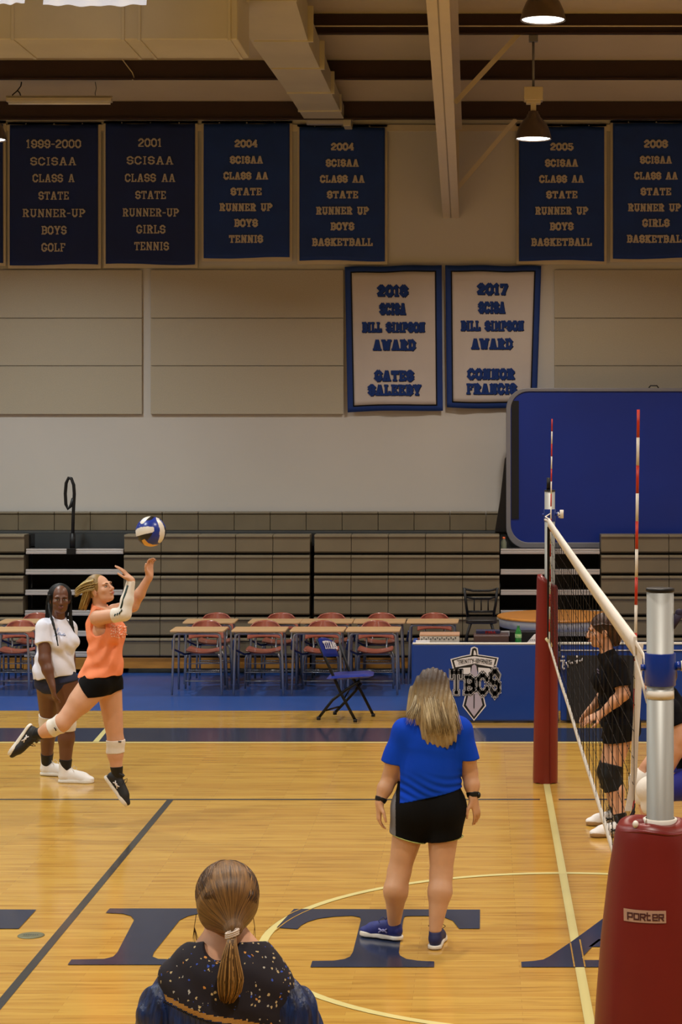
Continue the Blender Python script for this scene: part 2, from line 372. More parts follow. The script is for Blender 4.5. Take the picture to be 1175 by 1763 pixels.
# thin bare-wood seams where the letters cut across the circle and the centre line
for r in (1.774, 1.833):
    for k in range(n):
        t0 = 2*PI*k/n; t1 = 2*PI*(k+1)/n; mid = F(490,1583)
        if abs(math.cos((t0+t1)/2)*r - mid[0]) < .14 and math.sin((t0+t1)/2) > .1:
            fb.mat(M_WOOD).poly([(math.cos(t)*q, math.sin(t)*q, .0050) for q, t in ((r-.004,t0),(r+.004,t0),(r+.004,t1),(r-.004,t1))])
for x in (-.029, .029):
    strip(M_WOOD, x-.004, x+.004, yb, yb+.52 if x < 0 else yb+.60, .0050)
floor = struct(fb.build('floor', None, fixn=False))
o = struct(MB().box(X0, X1, YW, YW+.3, 0, 7.2).build('wall_far', M_WALL))
yb0 = YB
struct(MB().box(X0, X1, YB-.3, YB, 0, 7.2).build('wall_near', M_WALL))
for nm, xa, xb in (('wall_left', X0-.3, X0), ('wall_right', X1, X1+.3)):
    m_ = MB(); m_.prism([(YB,0),(YW,0),(YW,zroof(YW)),(-.5,zroof(-.5)),(YB,zroof(YB))], xa, xb, plane='yz'); struct(m_.build(nm, M_WALL))
cb = MB()
for ya, yb_ in ((-.5, YW+.3), (YB-.3, -.5)):
    cb.prism([(ya, zroof(ya)), (yb_, zroof(yb_)), (yb_, zroof(yb_)+.1), (ya, zroof(ya)+.1)], X0-.3, X1+.3, plane='yz')
struct(cb.build('ceiling', M_CEIL))
# roof purlins (brown zee sections running across), numbered as the setting's trim
ti = 1
D0 = 25.55
for i in range(11):
    D = D0-1.52*i; y = D+CAMY
    zt = zroof(y)-.005; zb = zt-.225
    pb = MB(); pb.box(X0, X1, y-.012, y+.012, zb, zt); pb.box(X0, X1, y-.065, y, zb, zb+.014); pb.box(X0, X1, y, y+.065, zt-.014, zt)
    struct(pb.build('trim_%d' % ti, M_BROWN)); ti += 1
# the eave angle over the far wall and a thin conduit along the second purlin
struct(MB().box(X0, X1, YW-.03, YW, 6.72, 6.80).build('trim_%d' % ti, M_CREAMST)); ti += 1
struct(MB().tube([(X0, 10.60, 7.37), (X1, 10.60, 7.37)], .008, 8).build('trim_%d' % ti, M_CREAMST)); ti += 1
# tapered steel rafter coming toward the camera
xr = -.93
ra = W(774,375,25.9); rb = W(763,0,18.1)
raf = MB()
pa = (YW-.01, ra[2]); pb_ = (rb[1], rb[2]); yc = 0.0; zc = pb_[1]+(pb_[0]-yc)*.10
for (ya, za), (yd, zd) in ((pa, pb_), (pb_, (yc, zc))):
    raf.prism([(ya,za),(yd,zd),(yd,zd+.016),(ya,za+.016)], xr-.103, xr+.103, plane='yz')
    raf.prism([(ya,za),(yd,zd),(yd,zroof(yd)-.24),(ya,zroof(ya)-.24)], xr-.008, xr+.008, plane='yz')
    raf.prism([(ya,zroof(ya)-.25),(yd,zroof(yd)-.25),(yd,zroof(yd)-.235),(ya,zroof(ya)-.235)], xr-.09, xr+.14, plane='yz')
raf.box(xr-.103, xr+.103, YW-.02, YW-.001, ra[2]-.0, ra[2]+1.1)
struct(raf.build('trim_%d' % ti, M_CREAMST)); ti += 1
for (p0, D0_, p1, D1_) in (((784,177), 22.7, (895,57), 22.56), ((789,323), 25.6, (889,205), 25.5)):
    a = W(*p0, D0_); b = W(*p1, D1_)
    struct(MB().bar(a, b, .055, .012, up=(0,1,0)).bar(a+np.array([0,.02,0]), b+np.array([0,.02,0]), .01, .05, up=(0,1,0)).build('trim_%d' % ti, M_CREAMST)); ti += 1

# ================================================================== acoustic panels
PW = 135.9
def wx(px): return (px-830)/PW+CAMX
def wz(py): return CAMZ-(py-734)/PW
rows = [(465,547.5,'top'), (548.5,629.5,'middle'), (630.5,713,'bottom')]
for (xa, xb, where) in ((-330, 245, 'left of the wide pair, at the far left'), (260, 592, 'left of the white banners'), (955, 1300, 'right of the white banners above the blue board')):
    for (ya, yb_, rn) in rows:
        o = MB().box(wx(xa), wx(xb), YW-.045, YW-.002, wz(yb_), wz(ya)).build('acoustic_panel', M_PANEL, bevel=.004)
        tag(o, 'beige fabric wall panel, %s row, %s' % (rn, where), 'wall panel', 'acoustic panels on the far wall')

# ================================================================== banners
def banner(name, label, px0, px1, py0, py1, lines, mats, t, border=None, corners=None, group=None, backing=True, txtm=M_TXT):
    D = 25.86; s = FPX/D; y = YW-.075
    def X(p): return (p-830)/s+CAMX
    def Z(p): return CAMZ-(p-734)/s
    root = thing(name, label, 'banner', (X((px0+px1)/2), y, Z(py1)), 0, group)
    ph = random.random()*6; cn = corners or [(px0,py0),(px1,py0),(px1,py1),(px0,py1)]
    def wave(x, z):
        u = (x-X(px0))/(X(px1)-X(px0)); v = (Z(py0)-z)/(Z(py0)-Z(py1))
        return y - .010*math.sin(u*9+ph)*(.3+v) - .006*math.sin(u*23+ph*2+v*3)*v
    def cloth(inset, off, m, nm, nx=36, nz=30, wav=True):
        mb = MB(); a = []
        for j in range(nz+1):
            v = j/nz; v = inset+(1-2*inset)*v if inset else v
            for i in range(nx+1):
                u = i/nx; uu = inset*1.6+(1-3.2*inset)*u if inset else u
                px = (cn[0][0]*(1-uu)+cn[1][0]*uu)*(1-v)+(cn[3][0]*(1-uu)+cn[2][0]*uu)*v
                py = (cn[0][1]*(1-uu)+cn[1][1]*uu)*(1-v)+(cn[3][1]*(1-uu)+cn[2][1]*uu)*v
                if wav:
                    py += (1.3*math.sin(uu*5+ph))*v + .7*math.sin(uu*12+ph)*(1-v)
                x, z = X(px), Z(py); mb.v.append((x, wave(x, z)-off, z)); a.append(0)
        for j in range(nz):
            for i in range(nx):
                k = j*(nx+1)+i; mb.face([k, k+nx+1, k+nx+2, k+1], True)
        o = mb.build(nm, m, root, fixn=False)
        so = o.modifiers.new('thick', 'SOLIDIFY'); so.thickness = .002; so.offset = 1 if False else -1
        return o
    if backing:
        mb = MB(); x0_, x1_ = X(px0-4), X(px1+4)
        mb.box(x0_, x1_, y+.03, y+.055, Z(py0-5), Z(py0-1)); mb.box(x0_, x1_, y+.03, y+.04, Z(py1+6), Z(py0-5))
        mb.build('backing', M_CREAMST, root)
        gb = MB()
        for q in (.18, .5, .82): gb.ball((X(px0+(px1-px0)*q), y+.02, Z(py0-2)), .012, 8, 6)
        gb.build('hook', M_GREY, root)
    cloth(0, 0, mats[0], 'cloth')
    if border:
        cloth(.036, .003, M_TXTK, 'border_stripe'); cloth(.045, .006, mats[1], 'field')
    yo = .012
    for (txt, yc, xa, xb, h) in lines:
        tb = MB()
        q = text_quads(txt, X(xa), X(xb), Z(yc+h/2), Z(yc-h/2), t=t)
        if border:
            put_text(tb, M_TXTK, q, 0, dx=.007, dz=-.007, yfn=lambda a, b: wave(a, b)-yo)
        put_text(tb, txtm, q, 0, yfn=lambda a, b: wave(a, b)-yo-.003)
        tb.build('lettering', None, root, fixn=False)
    return root
gb = 'blue championship banners in the top row'
banner('championship_banner', 'dark blue banner cut by the left edge of the photo, plain strip showing', -146, 5, 213, 452, [], [M_BAN2], .15, group=gb)
banner('championship_banner', 'dark blue banner reading 1999-2000 state runner-up boys golf', 17, 169, 215, 456,
       [('1999-2000',248,46,140,14.5),('SCISAA',278,53,132,14),('CLASS A',307,57,129,14),('STATE',337,67,119,14),('RUNNER-UP',367,40,147,14),('BOYS',396.5,72,115,14.5),('GOLF',426,72,113,14.5)], [M_BAN2], .15, group=gb)
banner('championship_banner', 'dark blue banner reading 2001 state runner-up girls tennis', 182, 336, 213, 455,
       [('2001',246,239,279,14.5),('SCISAA',276.5,219,299,14),('CLASS AA',306.5,216,302,14),('STATE',336,234,286,14),('RUNNER-UP',366,212,308,14),('GIRLS',395,236,285,14.5),('TENNIS',424,232,291,14.5)], [M_BAN2], .15, group=gb)
banner('championship_banner', 'bright blue banner reading 2004 state runner up boys tennis', 351, 499, 213, 444,
       [('2004',247.5,405,444,13),('SCISAA',275.5,397,453,13),('CLASS AA',303,386,462,13),('STATE',330,398,451,13),('RUNNER UP',357,379,469,13.5),('BOYS',384,404,444,13.5),('TENNIS',411.5,395,453,13.5)], [M_BAN], .21, group=gb)
B4 = [('2004',253,571,610,13),('SCISAA',281,562,618,13),('CLASS AA',308.5,552,628,13),('STATE',335.5,564,617,13),('RUNNER UP',363,545,635,13.5),('BOYS',390,570,610,13.5),('BASKETBALL',417,538,642,13.5)]
banner('championship_banner', 'blue banner reading 2004 state runner up boys basketball, beside the duct end', 516, 663, 219, 449, B4, [M_BAN], .21, group=gb)
banner('championship_banner', 'blue banner reading 2005 state runner up boys basketball, partly behind a lamp', 894, 1041, 218, 449,
       [(a if a != '2004' else '2005', y, x0+377.5, x1+377.5, h) for a, y, x0, x1, h in B4], [M_BAN], .21, group=gb)
banner('championship_banner', 'blue banner reading 2006 state runner up girls basketball, cut by the right edge', 1056, 1206, 212, 445,
       [('2006',248,1110,1150,13.5),('SCISAA',275.5,1103,1157,13),('CLASS AA',303,1093,1167,13),('STATE',330,1104,1156,13),('RUNNER UP',357.5,1082,1172,13.5),('GIRLS',384,1107,1153,13.5),('BASKETBALL',411.5,1080,1183,13.5)], [M_BAN], .21, group=gb)
gw = 'white award banners with blue borders'
banner('award_banner', 'white blue-bordered award banner reading 2016, left of the pair', 594, 762, 458, 709,
       [('2016',501,651,702,20),('SCISA',532,655,699,21),('BILL SIMPSON',563.5,624,732,18),('AWARD',594,643,715,19),('GATES',647,646,712,19),('SALEEBY',671.5,635,725,19)],
       [M_BAN, M_BANW], .26, border=True, corners=[(594,459.5),(761,456),(763,706),(599,710)], group=gw, backing=False, txtm=M_TXTB)
banner('award_banner', 'white blue-bordered award banner reading 2017, right one tucked behind the blue board', 767, 932, 457, 705,
       [('2017',498,823,874,20),('SCISA',529.5,825,870,21),('BILL SIMPSON',561,794,902,18),('AWARD',592,812,882,19),('CONNOR',644,806,886,19),('FRANCIS',669.5,804,889,19)],
       [M_BAN, M_BANW], .26, border=True, corners=[(767,456.5),(932.5,458),(924,704),(770,701)], group=gw, backing=False, txtm=M_TXTB)

# ================================================================== ducts, lamps, roof things
def P3(px, py, D): return tuple(W(px, py, D))
dt = thing('air_duct', 'large boxy cream air duct running along the roof at the upper left', 'air duct', (-9, 10, 7.1))
ya, yb_ = 18.6+CAMY, 19.54+CAMY; zd = 6.498; zt_ = 7.08; xe = W(409,68,18.6)[0]
mb = MB(); mb.box(X0+.2, xe, ya, yb_, zd, zt_); mb.build('duct_body', M_DUCT, dt, bevel=.01)
for px in (-190, 22, 212, 240, 395):
    x = W(px,68,18.6)[0]; MB().box(x-.014, x+.014, ya-.012, yb_+.012, zd-.012, zt_+.01).build('flange', M_DUCT, dt, bevel=.003)
for x in (-14, -9, -5, -3.2):
    MB().tube([(x, ya+.45, zt_-.01), (x, ya+.45, zroof(ya+.45)-.0)], .008, 6).build('hanger_rod', M_GREY, dt)
d2 = thing('branch_duct', 'tapering cream branch duct coming down to a grille above the blue banners', 'air duct', (-2.55, 10, 6.8))
sec = [(17.0, (372,-62), (470,-62)), (19.3, (396,0), (509,0)), (21.2, (424,45), (536,45)), (21.25, (430,47), (533,47)), (22.6, (467,107), (551,95)), (25.6, (525.5,207), (593.5,207))]
mb = MB(); prev = None
secs = []
for (D, l, r_) in [(17.0, None, None)]+[]: pass
def dsec(D, xl, xr_, zb, zt): return [(xl, D+CAMY, zb), (xr_, D+CAMY, zb), (xr_, D+CAMY, zt), (xl, D+CAMY, zt)]
zend = W(0,207,25.6)[2]; z19 = W(0,0,19.3)[2]
def xz(px, D): return (px-830)/FPX*D+CAMX
chain = [(17.6, -2.96, -2.29, z19+.06, z19+.5), (19.3, xz(396,19.3), xz(509,19.3), z19, z19+.42), (21.3, xz(437,21.3), xz(533,21.3), z19-.06, z19+.30), (23.6, xz(490,23.6), xz(567,23.6), z19-.125, z19+.12), (25.6, xz(525.5,25.6), xz(593.5,25.6), zend, zend+.17)]
for q in chain:
    n = len(mb.v); mb.v += dsec(*q)
    if n:
        for i in range(4): j = (i+1) % 4; mb.face([n-4+i, n-4+j, n+j, n+i])
    else: mb.face([0,1,2,3])
mb.face([n,n+1,n+2,n+3]); mb.build('duct_body', M_DUCT, d2)
for t in (.0, .28, .5, .72, .9):
    a, b = chain[1], chain[4]; q = [a[i]*(1-t)+b[i]*t for i in range(5)]
    y = q[0]+CAMY; MB().box(q[1]-.014, q[2]+.014, y-.02, y+.02, q[3]-.012, q[4]+.01).build('flange', M_DUCT, d2, bevel=.003)
q = chain[4]
mb = MB(); mb.box(q[1]+.02, q[2]-.01, 25.6+CAMY-.02, 25.6+CAMY+.10, q[3]-.05, q[3]-.005); mb.build('grille', M_ALU, d2)
mb = MB(); mb.box(q[2]-.015, q[2]+.085, 25.55+CAMY, 25.9+CAMY, q[3]-.08, q[4]-.02); mb.build('end_collar', M_DUCT, d2, bevel=.01)
# plastic sheets with added glow, only their wavy lower edge in the frame
for (pa_, pb2, D, lb, yy) in ((-60, 42, 17.4, 'white plastic sheet with added glow at the very top left corner', 5), (74, 252, 17.4, 'wider white plastic sheet with added glow at the top edge beside the corner one', 8)):
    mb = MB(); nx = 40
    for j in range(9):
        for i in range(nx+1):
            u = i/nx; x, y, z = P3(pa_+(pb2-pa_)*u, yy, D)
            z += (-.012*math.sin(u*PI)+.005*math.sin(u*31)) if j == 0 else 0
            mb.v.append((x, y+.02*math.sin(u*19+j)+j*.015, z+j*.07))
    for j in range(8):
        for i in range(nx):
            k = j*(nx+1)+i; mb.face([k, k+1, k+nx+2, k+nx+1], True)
    if 'added_sheet_glow' not in MATS: MATS['added_sheet_glow'] = emis('added_sheet_glow', (214,220,232), 1.0)
    o = mb.build('glowing_sheet', MATS['added_sheet_glow']); o.modifiers.new('t', 'SOLIDIFY').thickness = .004
    tag(o, lb, 'skylight', 'white plastic sheets with added glow at the roof')  # hanging plastic sheets with added glow, not skylights
M_SHADE = mat('spun_aluminium', (116,104,98), .3, metal=.85, noise=.06, nscale=3)
M_GLOW = emis('lamp_glow', (255,246,228), 9.0)
def lamp(x, y, z, label, rodtop, k=1.0):
    t = thing('high_bay_lamp', label, 'lamp', (x, y, z), 0, 'domed high bay lamps hanging from the roof')
    prof = [(.200,0),(.203,.004),(.196,.03),(.182,.09),(.152,.16),(.110,.215),(.078,.245),(.070,.27),(.055,.29),(.052,.31)]
    mb = MB(); mb.lathe([(r*k, h*k) for r, h in prof], (x,y,z), 40); mb.lathe([(r*k-.004, h*k) for r, h in prof[:8]], (x,y,z+.001), 40); mb.disc((x,y,z+.31*k), .052*k, 24)
    mb.build('shade', M_SHADE, t)
    mb = MB(); mb.mat(M_GLOW).disc((x,y,z+.012), .186*k, 40, down=True); mb.build('lens', None, t, fixn=False)
    mb = MB(); mb.box(x-.03*k, x+.03*k, y-.03*k, y+.03*k, z+.30*k, z+.40*k); mb.build('neck', M_CREAMST, t, bevel=.004)
    mb = MB(); mb.box(x-.105*k, x+.105*k, y-.09*k, y+.09*k, z+.42*k, z+.57*k); mb.box(x-.08*k, x+.08*k, y-.07*k, y+.07*k, z+.39*k, z+.425*k); mb.build('ballast_box', M_CREAMST, t, bevel=.008)
    mb = MB(); mb.tube([(x,y,z+.57*k),(x,y,rodtop-.06)], .014, 10); mb.build('rod', M_GREY, t)
    mb = MB(); mb.box(x-.05,x+.05,y-.04,y+.04,rodtop-.10,rodtop-.03); mb.box(x-.03,x+.03,y-.03,y+.03,rodtop-.03,rodtop); mb.build('ceiling_mount', M_GREY, t, bevel=.003)
lamp(.03, 10.73, 6.145, 'domed lamp hanging on a short rod beside the steel rafter, lower of the two', 7.32)
lamp(0.0, 6.17, 6.55, 'domed lamp cut by the top edge, nearer and higher than the other', 7.98)
lamp(-5.76, 9.75, 6.0, 'domed lamp at the left edge, only its glowing rim in the frame', 7.62)
# dim fluorescent strip
a = W(12,176,24.5); b = W(193,176,24.5)
t = thing('strip_light', 'long unlit tube fitting hung on wire under the brown purlins at upper left', 'light fitting', tuple(a))
mb = MB(); mb.box(a[0],b[0],a[1]-.06,a[1]+.06,a[2]-.0,a[2]+.05); mb.box(a[0]-.01,b[0]+.01,a[1]-.03,a[1]+.03,a[2]+.05,a[2]+.075); mb.build('housing', M_CREAMST, t, bevel=.006)
MB().tube([(a[0]+.02,a[1],a[2]-.012),(b[0]-.02,a[1],a[2]-.012)], .018, 10).build('tube', mat('dim_tube', (226,222,206), .3), t)
c1 = W(22,176,24.5)
MB().tube([W(20,170,24.5), W(22,163,24.5), W(30,156,24.5), W(36,148,24.5), W(37,141,24.5)], .008, 6).build('hanger', M_BLKM, t)
MB().tube([W(37,170,24.5), W(34,160,24.5), W(30,156,24.5)], .008, 6).build('hanger', M_BLKM, t)
MB().tube([W(165,170,24.5), W(164,160,24.5), W(166,152,24.5), W(164,141,24.5)], .006, 6).build('hanger', M_GREY, t)
tag(MB().tube([W(203,92,24.0), W(209,100,24.0), W(218,112,24.0), W(228,125,24.0), W(231,133,24.0), W(228,138,24.0)], .007, 6).build('loose_cable', M_CREAMST), 'thin pale cable dangling in front of the middle brown purlin', 'cable')

# ================================================================== bleachers
def bleacher(xa, xb, label, nrow=6):
    t = thing('bleacher_section', label, 'bleacher', ((xa+xb)/2, 12.8, 0), 0, 'closed tan bleacher sections')
    for k in range(nrow):
        z0 = .191+.2485*k; y = 12.80+.022*k; mb = MB()
        nmod = max(1, round((xb-xa)/.452)); wm = (xb-xa)/nmod
        for i in range(nmod):
            x0_ = xa+i*wm+.003; x1_ = xa+(i+1)*wm-.003
            pr = [(y+.012, z0+.018), (y, z0+.035), (y+.004, z0+.195), (y-.012, z0+.205), (y-.010, z0+.226), (y+.004, z0+.236), (y+.26, z0+.236), (y+.26, z0+.018)]
            mb.prism(pr, x0_, x1_, plane='yz')
        mb.build('seat_row', M_TAN, t, bevel=.004)
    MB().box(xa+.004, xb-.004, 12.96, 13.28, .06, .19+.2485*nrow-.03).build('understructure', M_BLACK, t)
    MB().box(xa, xb, 12.83, 12.86, .06, .19).build('kick_board', M_GOLD, t, bevel=.003)
    return t
L0 = X0+.6
def bx(px): return (px-830)/142.9+CAMX
bleacher(bx(-330), bx(39), 'closed tan bleacher section at the left edge')
bleacher(bx(211), bx(533), 'closed tan bleacher section right of the left aisle')
bleacher(bx(540), bx(861), 'closed tan bleacher section left of the right aisle')
bleacher(bx(1036), bx(1330), 'closed tan bleacher section at the right edge under the blue board')
def aisle(xa, xb, label):
    t = thing('aisle_steps', label, 'steps', ((xa+xb)/2, 12.9, 0), 0, 'bleacher aisle steps')
    for k in range(6):
        z1 = .262+.2468*k
        mb = MB(); mb.box(xa+.005, xb-.005, 12.84+.02*k, 12.875+.02*k, z1-.026, z1-.0); mb.box(xa+.005, xb-.005, 12.83+.02*k, 12.875+.02*k, z1-.062, z1-.030)
        mb.build('step_nosing', M_ALU, t, bevel=.003)
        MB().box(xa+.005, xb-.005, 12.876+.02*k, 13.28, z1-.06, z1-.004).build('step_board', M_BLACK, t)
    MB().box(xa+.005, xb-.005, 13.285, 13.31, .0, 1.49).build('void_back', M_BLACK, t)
    MB().box(xa+.005, xb-.005, 13.43, 13.448, 1.45, 1.654).build('rear_riser', M_GREYD, t)
    MB().box(xa, xb, 12.83, 12.86, .05, .19).build('kick_board', M_GOLD, t)
aisle(bx(40), bx(210), 'open aisle steps behind the two players on the left')
aisle(bx(862), bx(1035), 'open aisle steps behind the round table and net')
t = thing('bleacher_top_row', 'topmost tan bleacher row running below the plain wall', 'bleacher', (-4, 13.85, 1.6))
mb = MB(); x = wx(-330)
while x < wx(1300):
    pr = [(13.85,1.675),(13.855,1.875),(13.84,1.885),(13.845,1.905),(14.05,1.905),(14.05,1.675)]
    mb.prism(pr, x+.003, x+.452-.003, plane='yz'); x += .452
mb.build('seat_row', M_TAN, t, bevel=.004)
MB().box(wx(-330), wx(1300), 13.45, 14.08, 1.655, 1.672).build('deck', M_GREYD, t)
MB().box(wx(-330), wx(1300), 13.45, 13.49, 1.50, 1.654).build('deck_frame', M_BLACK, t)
# aisle handrail
t = thing('handrail', 'black looped handrail post standing in the left bleacher aisle', 'handrail', tuple(W(124,948,24.8)))
Dh = 24.8
MB().tube([W(125,945,Dh), W(126,890,Dh), W(128,850,Dh), W(127,835,Dh), W(123,824,Dh), W(118,823,Dh), W(114,832,Dh), W(112.5,850,Dh), W(113.5,868,Dh), W(117,876,Dh), W(122,871,Dh), W(126,858,Dh)], .020, 12).build('rail', M_BLKM, t)
MB().tube([W(125,948,Dh), W(125,918,Dh)], .034, 12).build('socket', M_BLKM, t)
p = W(124,950,Dh); MB().box(p[0]-.055,p[0]+.055,p[1]-.06,p[1]+.06,p[2]-.03,p[2]+.045).build('foot_bracket', M_BLKM, t, bevel=.004)

# ================================================================== blue board
Db = 25.15; sb = FPX/Db
def bX(p): return (p-830)/sb+CAMX
def bZ(p): return CAMZ-(p-734)/sb
t = thing('display_board', 'large glossy blue board with rounded grey frame standing on the bleacher deck', 'board', (1.0, Db+CAMY, bZ(943)))
def rrect(x0, x1, z0, z1, r, n=8):
    return arc(x1-r, z1-r, r, 0, PI/2, n)+arc(x0+r, z1-r, r, PI/2, PI, n)+arc(x0+r, z0+r, r, PI, 1.5*PI, n)+arc(x1-r, z0+r, r, 1.5*PI, 2*PI, n)
y = Db+CAMY; xR = bX(1400)
outer = rrect(bX(872), xR, bZ(945), bZ(668), .26); inner = rrect(bX(880), xR-.06, bZ(934), bZ(674), .22)
mb = MB(); n = len(outer); mb.v = [(p[0],y,p[1]) for p in outer]+[(p[0],y,p[1]) for p in inner]+[(p[0],y+.09,p[1]) for p in outer]+[(p[0],y+.09,p[1]) for p in inner]
for i in range(n):
    j = (i+1) % n; mb.face([i,j,n+j,n+i]); mb.face([2*n+i,3*n+i,3*n+j,2*n+j]); mb.face([i,2*n+i,2*n+j,j]); mb.face([n+i,n+j,3*n+j,3*n+i])
mb.build('frame', M_GREY, t, bevel=.008)
mb = MB(); mb.prism(inner, y+.018, y+.05); mb.build('face', M_BORD, t)
MB().box(bX(881), bX(894), y+.004, y+.02, bZ(893), bZ(690)).build('edge_strip', M_BLACK, t)
mb = MB(); mb.prism([(bX(853),bZ(916)),(bX(872),bZ(916)),(bX(873),bZ(786)),(bX(870),bZ(790)),(bX(862),bZ(860))], y+.05, y+.30); mb.build('stand', M_BLKM, t)
MB().tube([(bX(1118),y+.02,bZ(668)),(bX(1121),y+.02,bZ(664)),(bX(1132),y+.02,bZ(664)),(bX(1135),y+.02,bZ(668))], .008, 8).build('handle', M_BLKM, t)
# water bottle by the board foot
p = W(868,952,24.85); t = thing('water_bottle', 'clear bottle with orange cap standing on the deck beside the blue board', 'bottle', tuple(p))
MB().lathe([(0,0),(.032,0),(.035,.02),(.035,.13),(.016,.17),(.014,.18)], tuple(p), 20).build('bottle_body', mat('clear_plastic', (150,160,140), .15, trans=.5), t)
MB().lathe([(.018,.172),(.018,.195),(0,.196)], tuple(p), 16).build('cap', mat('orange_cap', (206,92,30), .4), t)

# ================================================================== net, posts, pads, antennas
def cyl(mb, x, y, z0, z1, r, seg=28): mb.lathe([(0,z0),(r,z0),(r,z1),(0,z1)], (x,y,0), seg)
PX = .03
M_POST = mat('post_aluminium', (160,162,158), .5, metal=.45, noise=.05, nscale=3, stretch=(30,30,1))
def post(y, ztop, label, near):
    t = thing('volleyball_post', label, 'post', (PX, y, 0), 0, 'net posts')
    mb = MB(); cyl(mb, PX, y, 0, ztop, .0435); o = mb.build('pole', M_POST, t)
    mb = MB(); cyl(mb, PX, y, ztop, ztop+.012, .046); mb.build('cap', M_BLKM, t, bevel=.003)
    zc = 2.205 if near else 2.235
    mb = MB(); mb.lathe([(.044,zc-.052),(.050,zc-.052),(.050,zc+.052),(.044,zc+.052)], (PX,y,0), 28); mb.build('collar', M_BLUEP, t, bevel=.002)
    kz = zc+.01
    kb = MB(); kb.tube([(PX+.048,y,kz),(PX+.068,y,kz)], .014, 12); kb.tube([(PX-.048,y,kz-.005),(PX-.062,y,kz-.005)], .010, 12); k1 = kb.build('knob_boss', M_BLUEP, t)
    kb = MB(); kb.tube([(PX+.066,y,kz),(PX+.076,y,kz)], .017, 14); kb.tube([(PX+.076,y,kz-.02),(PX+.084,y,kz-.028)], .008, 8)
    if not near: kb.tube([(PX+.07,y,kz),(PX+.10,y,kz)], .006, 8); kb.tube([(PX+.10,y,kz-.035),(PX+.10,y,kz+.035)], .016, 10)
    kb.build('knob', M_WHITE, t)
    if near:
        mb = MB(); mb.lathe([(.0437,2.125-.013),(.0448,2.125-.013),(.0448,2.125+.013),(.0437,2.125+.013)], (PX,y,0), 28); mb.build('tape_band', M_WHITE, t)
        mb = MB(); mb.tube([(PX+.040,y-.005,2.335),(PX+.05,y-.004,2.36),(PX+.064,y-.003,2.385)], [.006,.012,.014], 10, flat=((0,1,0),.5)); mb.ball((PX+.061,y-.003,2.384), (.014,.008,.014), 12, 8); mb.build('hook', mat('dusk_purple', (34,24,52), .7), t)
    else:
        mb = MB(); mb.tube([(PX-.012,y,ztop),(PX-.010,y,ztop+.115)], .016, 10); mb.build('crank_handle', M_BLKM, t)
    return t
post(-5.30, 2.452, 'grey metal net post close to the camera with wide blue collar', True)
post(5.30, 2.435, 'far net post with black crank handle on top, rising out of a slim red pad', False)
# near pad
t = thing('post_pad', 'big flared dark red pad around the nearest net post', 'pad', (PX-.02, -5.30, 0), 0, 'red post pads')
prof = [(.215,0.0),(.205,.5),(.186,1.0),(.176,1.15),(.160,1.35),(.137,1.55),(.120,1.66),(.113,1.70),(.105,1.716),(.085,1.722),(.052,1.715),(.050,1.69)]
mb = MB(); n0 = 0; seg = 48
for (r, z) in prof:
    for k in range(seg):
        a = 2*PI*k/seg; f = max(0, min(1, z/1.7)); cx = PX-.012-.010*f + (r*(.06*math.cos(a)) if r > .1 else 0)
        mb.v.append((cx+math.cos(a)*r, -5.30+math.sin(a)*r, z + (.006*math.sin(3*a+1) if z > 1.6 and r > .06 else 0)))
for i in range(len(prof)-1):
    for k in range(seg):
        a = i*seg+k; b = i*seg+(k+1) % seg; mb.face([a,b,b+seg,a+seg], True)
mb.build('pad_body', M_RED, t)
mb = MB()
mb.tube([(PX-.022+math.cos(a)*.114, -5.30+math.sin(a)*.112, 1.700+.006*math.sin(3*a+1)) for a in [2*PI*k/40 for k in range(41)]], .005, 8); mb.build('top_seam', M_REDD, t)
mb = MB(); mb.lathe([(.046,1.70),(.055,1.728),(.047,1.730)], (PX,-5.30,0), 28); mb.build('inner_collar', M_WHITE, t)
mb = MB(); mb.ball((PX-.085,-5.385,1.726), (.010,.012,.012), 10, 8); mb.poly([(PX-.062,-5.375,1.712),(PX-.05,-5.385,1.745),(PX-.045,-5.375,1.712)]); mb.build('lace', M_WHITE, t, fixn=False)
# curved maker's patch
def patch(z): return .160+(1.35-z)*.08 if z < 1.35 else .16
lab = MB(); rr = lambda z: np.interp(z, [p[1] for p in prof[:8]], [p[0] for p in prof[:8]])
def padpt(u, z, off):    # u in metres sideways from pad centre
    r = rr(z)+off; sx = (1.06); u_ = u/(r*sx); y = -math.sqrt(max(0, 1-u_*u_))*r
    return (PX-.012-.010*(z/1.7)+u, -5.30+y, z)
xl, xr2 = W(1078,0,6.36)[0]-PX+.018, W(1150,0,6.36)[0]-PX+.018; z1_, z0_ = W(0,1571,6.36)[2], W(0,1592,6.36)[2]
lab.mat(mat('patch_tan', (176,140,118), .6)); nx = 24
for i in range(nx):
    for j in range(2):
        f = lambda a, b: padpt(xl+(xr2-xl)*a/nx, z0_+(z1_-z0_)*b/2, .0022)
        lab.face([len(lab.v)+q for q in range(4)], True); lab.v += [f(i,j),f(i+1,j),f(i+1,j+1),f(i,j+1)]
po = lab.build('maker_patch', None, t, fixn=False)
lab = MB(); lab.mat(mat('patch_print', (70,28,26), .6))
st = {'p':[[(0,-.05),(0,1),(.75,1),(.75,.35),(0,.35)]], 'o':[[(0,.05),(.75,.05),(.75,1),(0,1),(0,.05)]], 'R':[[(0,0),(0,1),(.75,1),(.75,.5),(0,.5)],[(.35,.5),(.75,0)]], 't':[[(.1,1.25),(.1,.05),(.6,.05)],[(-.15,.85),(.55,.85)]], 'e':[[(.75,.05),(0,.05),(0,1),(.75,1),(.75,.5),(0,.5)]]}
cw = (xr2-xl-.016)/6.25; cx = xl+.012; zb_ = z0_+.0085; hh = (z1_-z0_)-.020
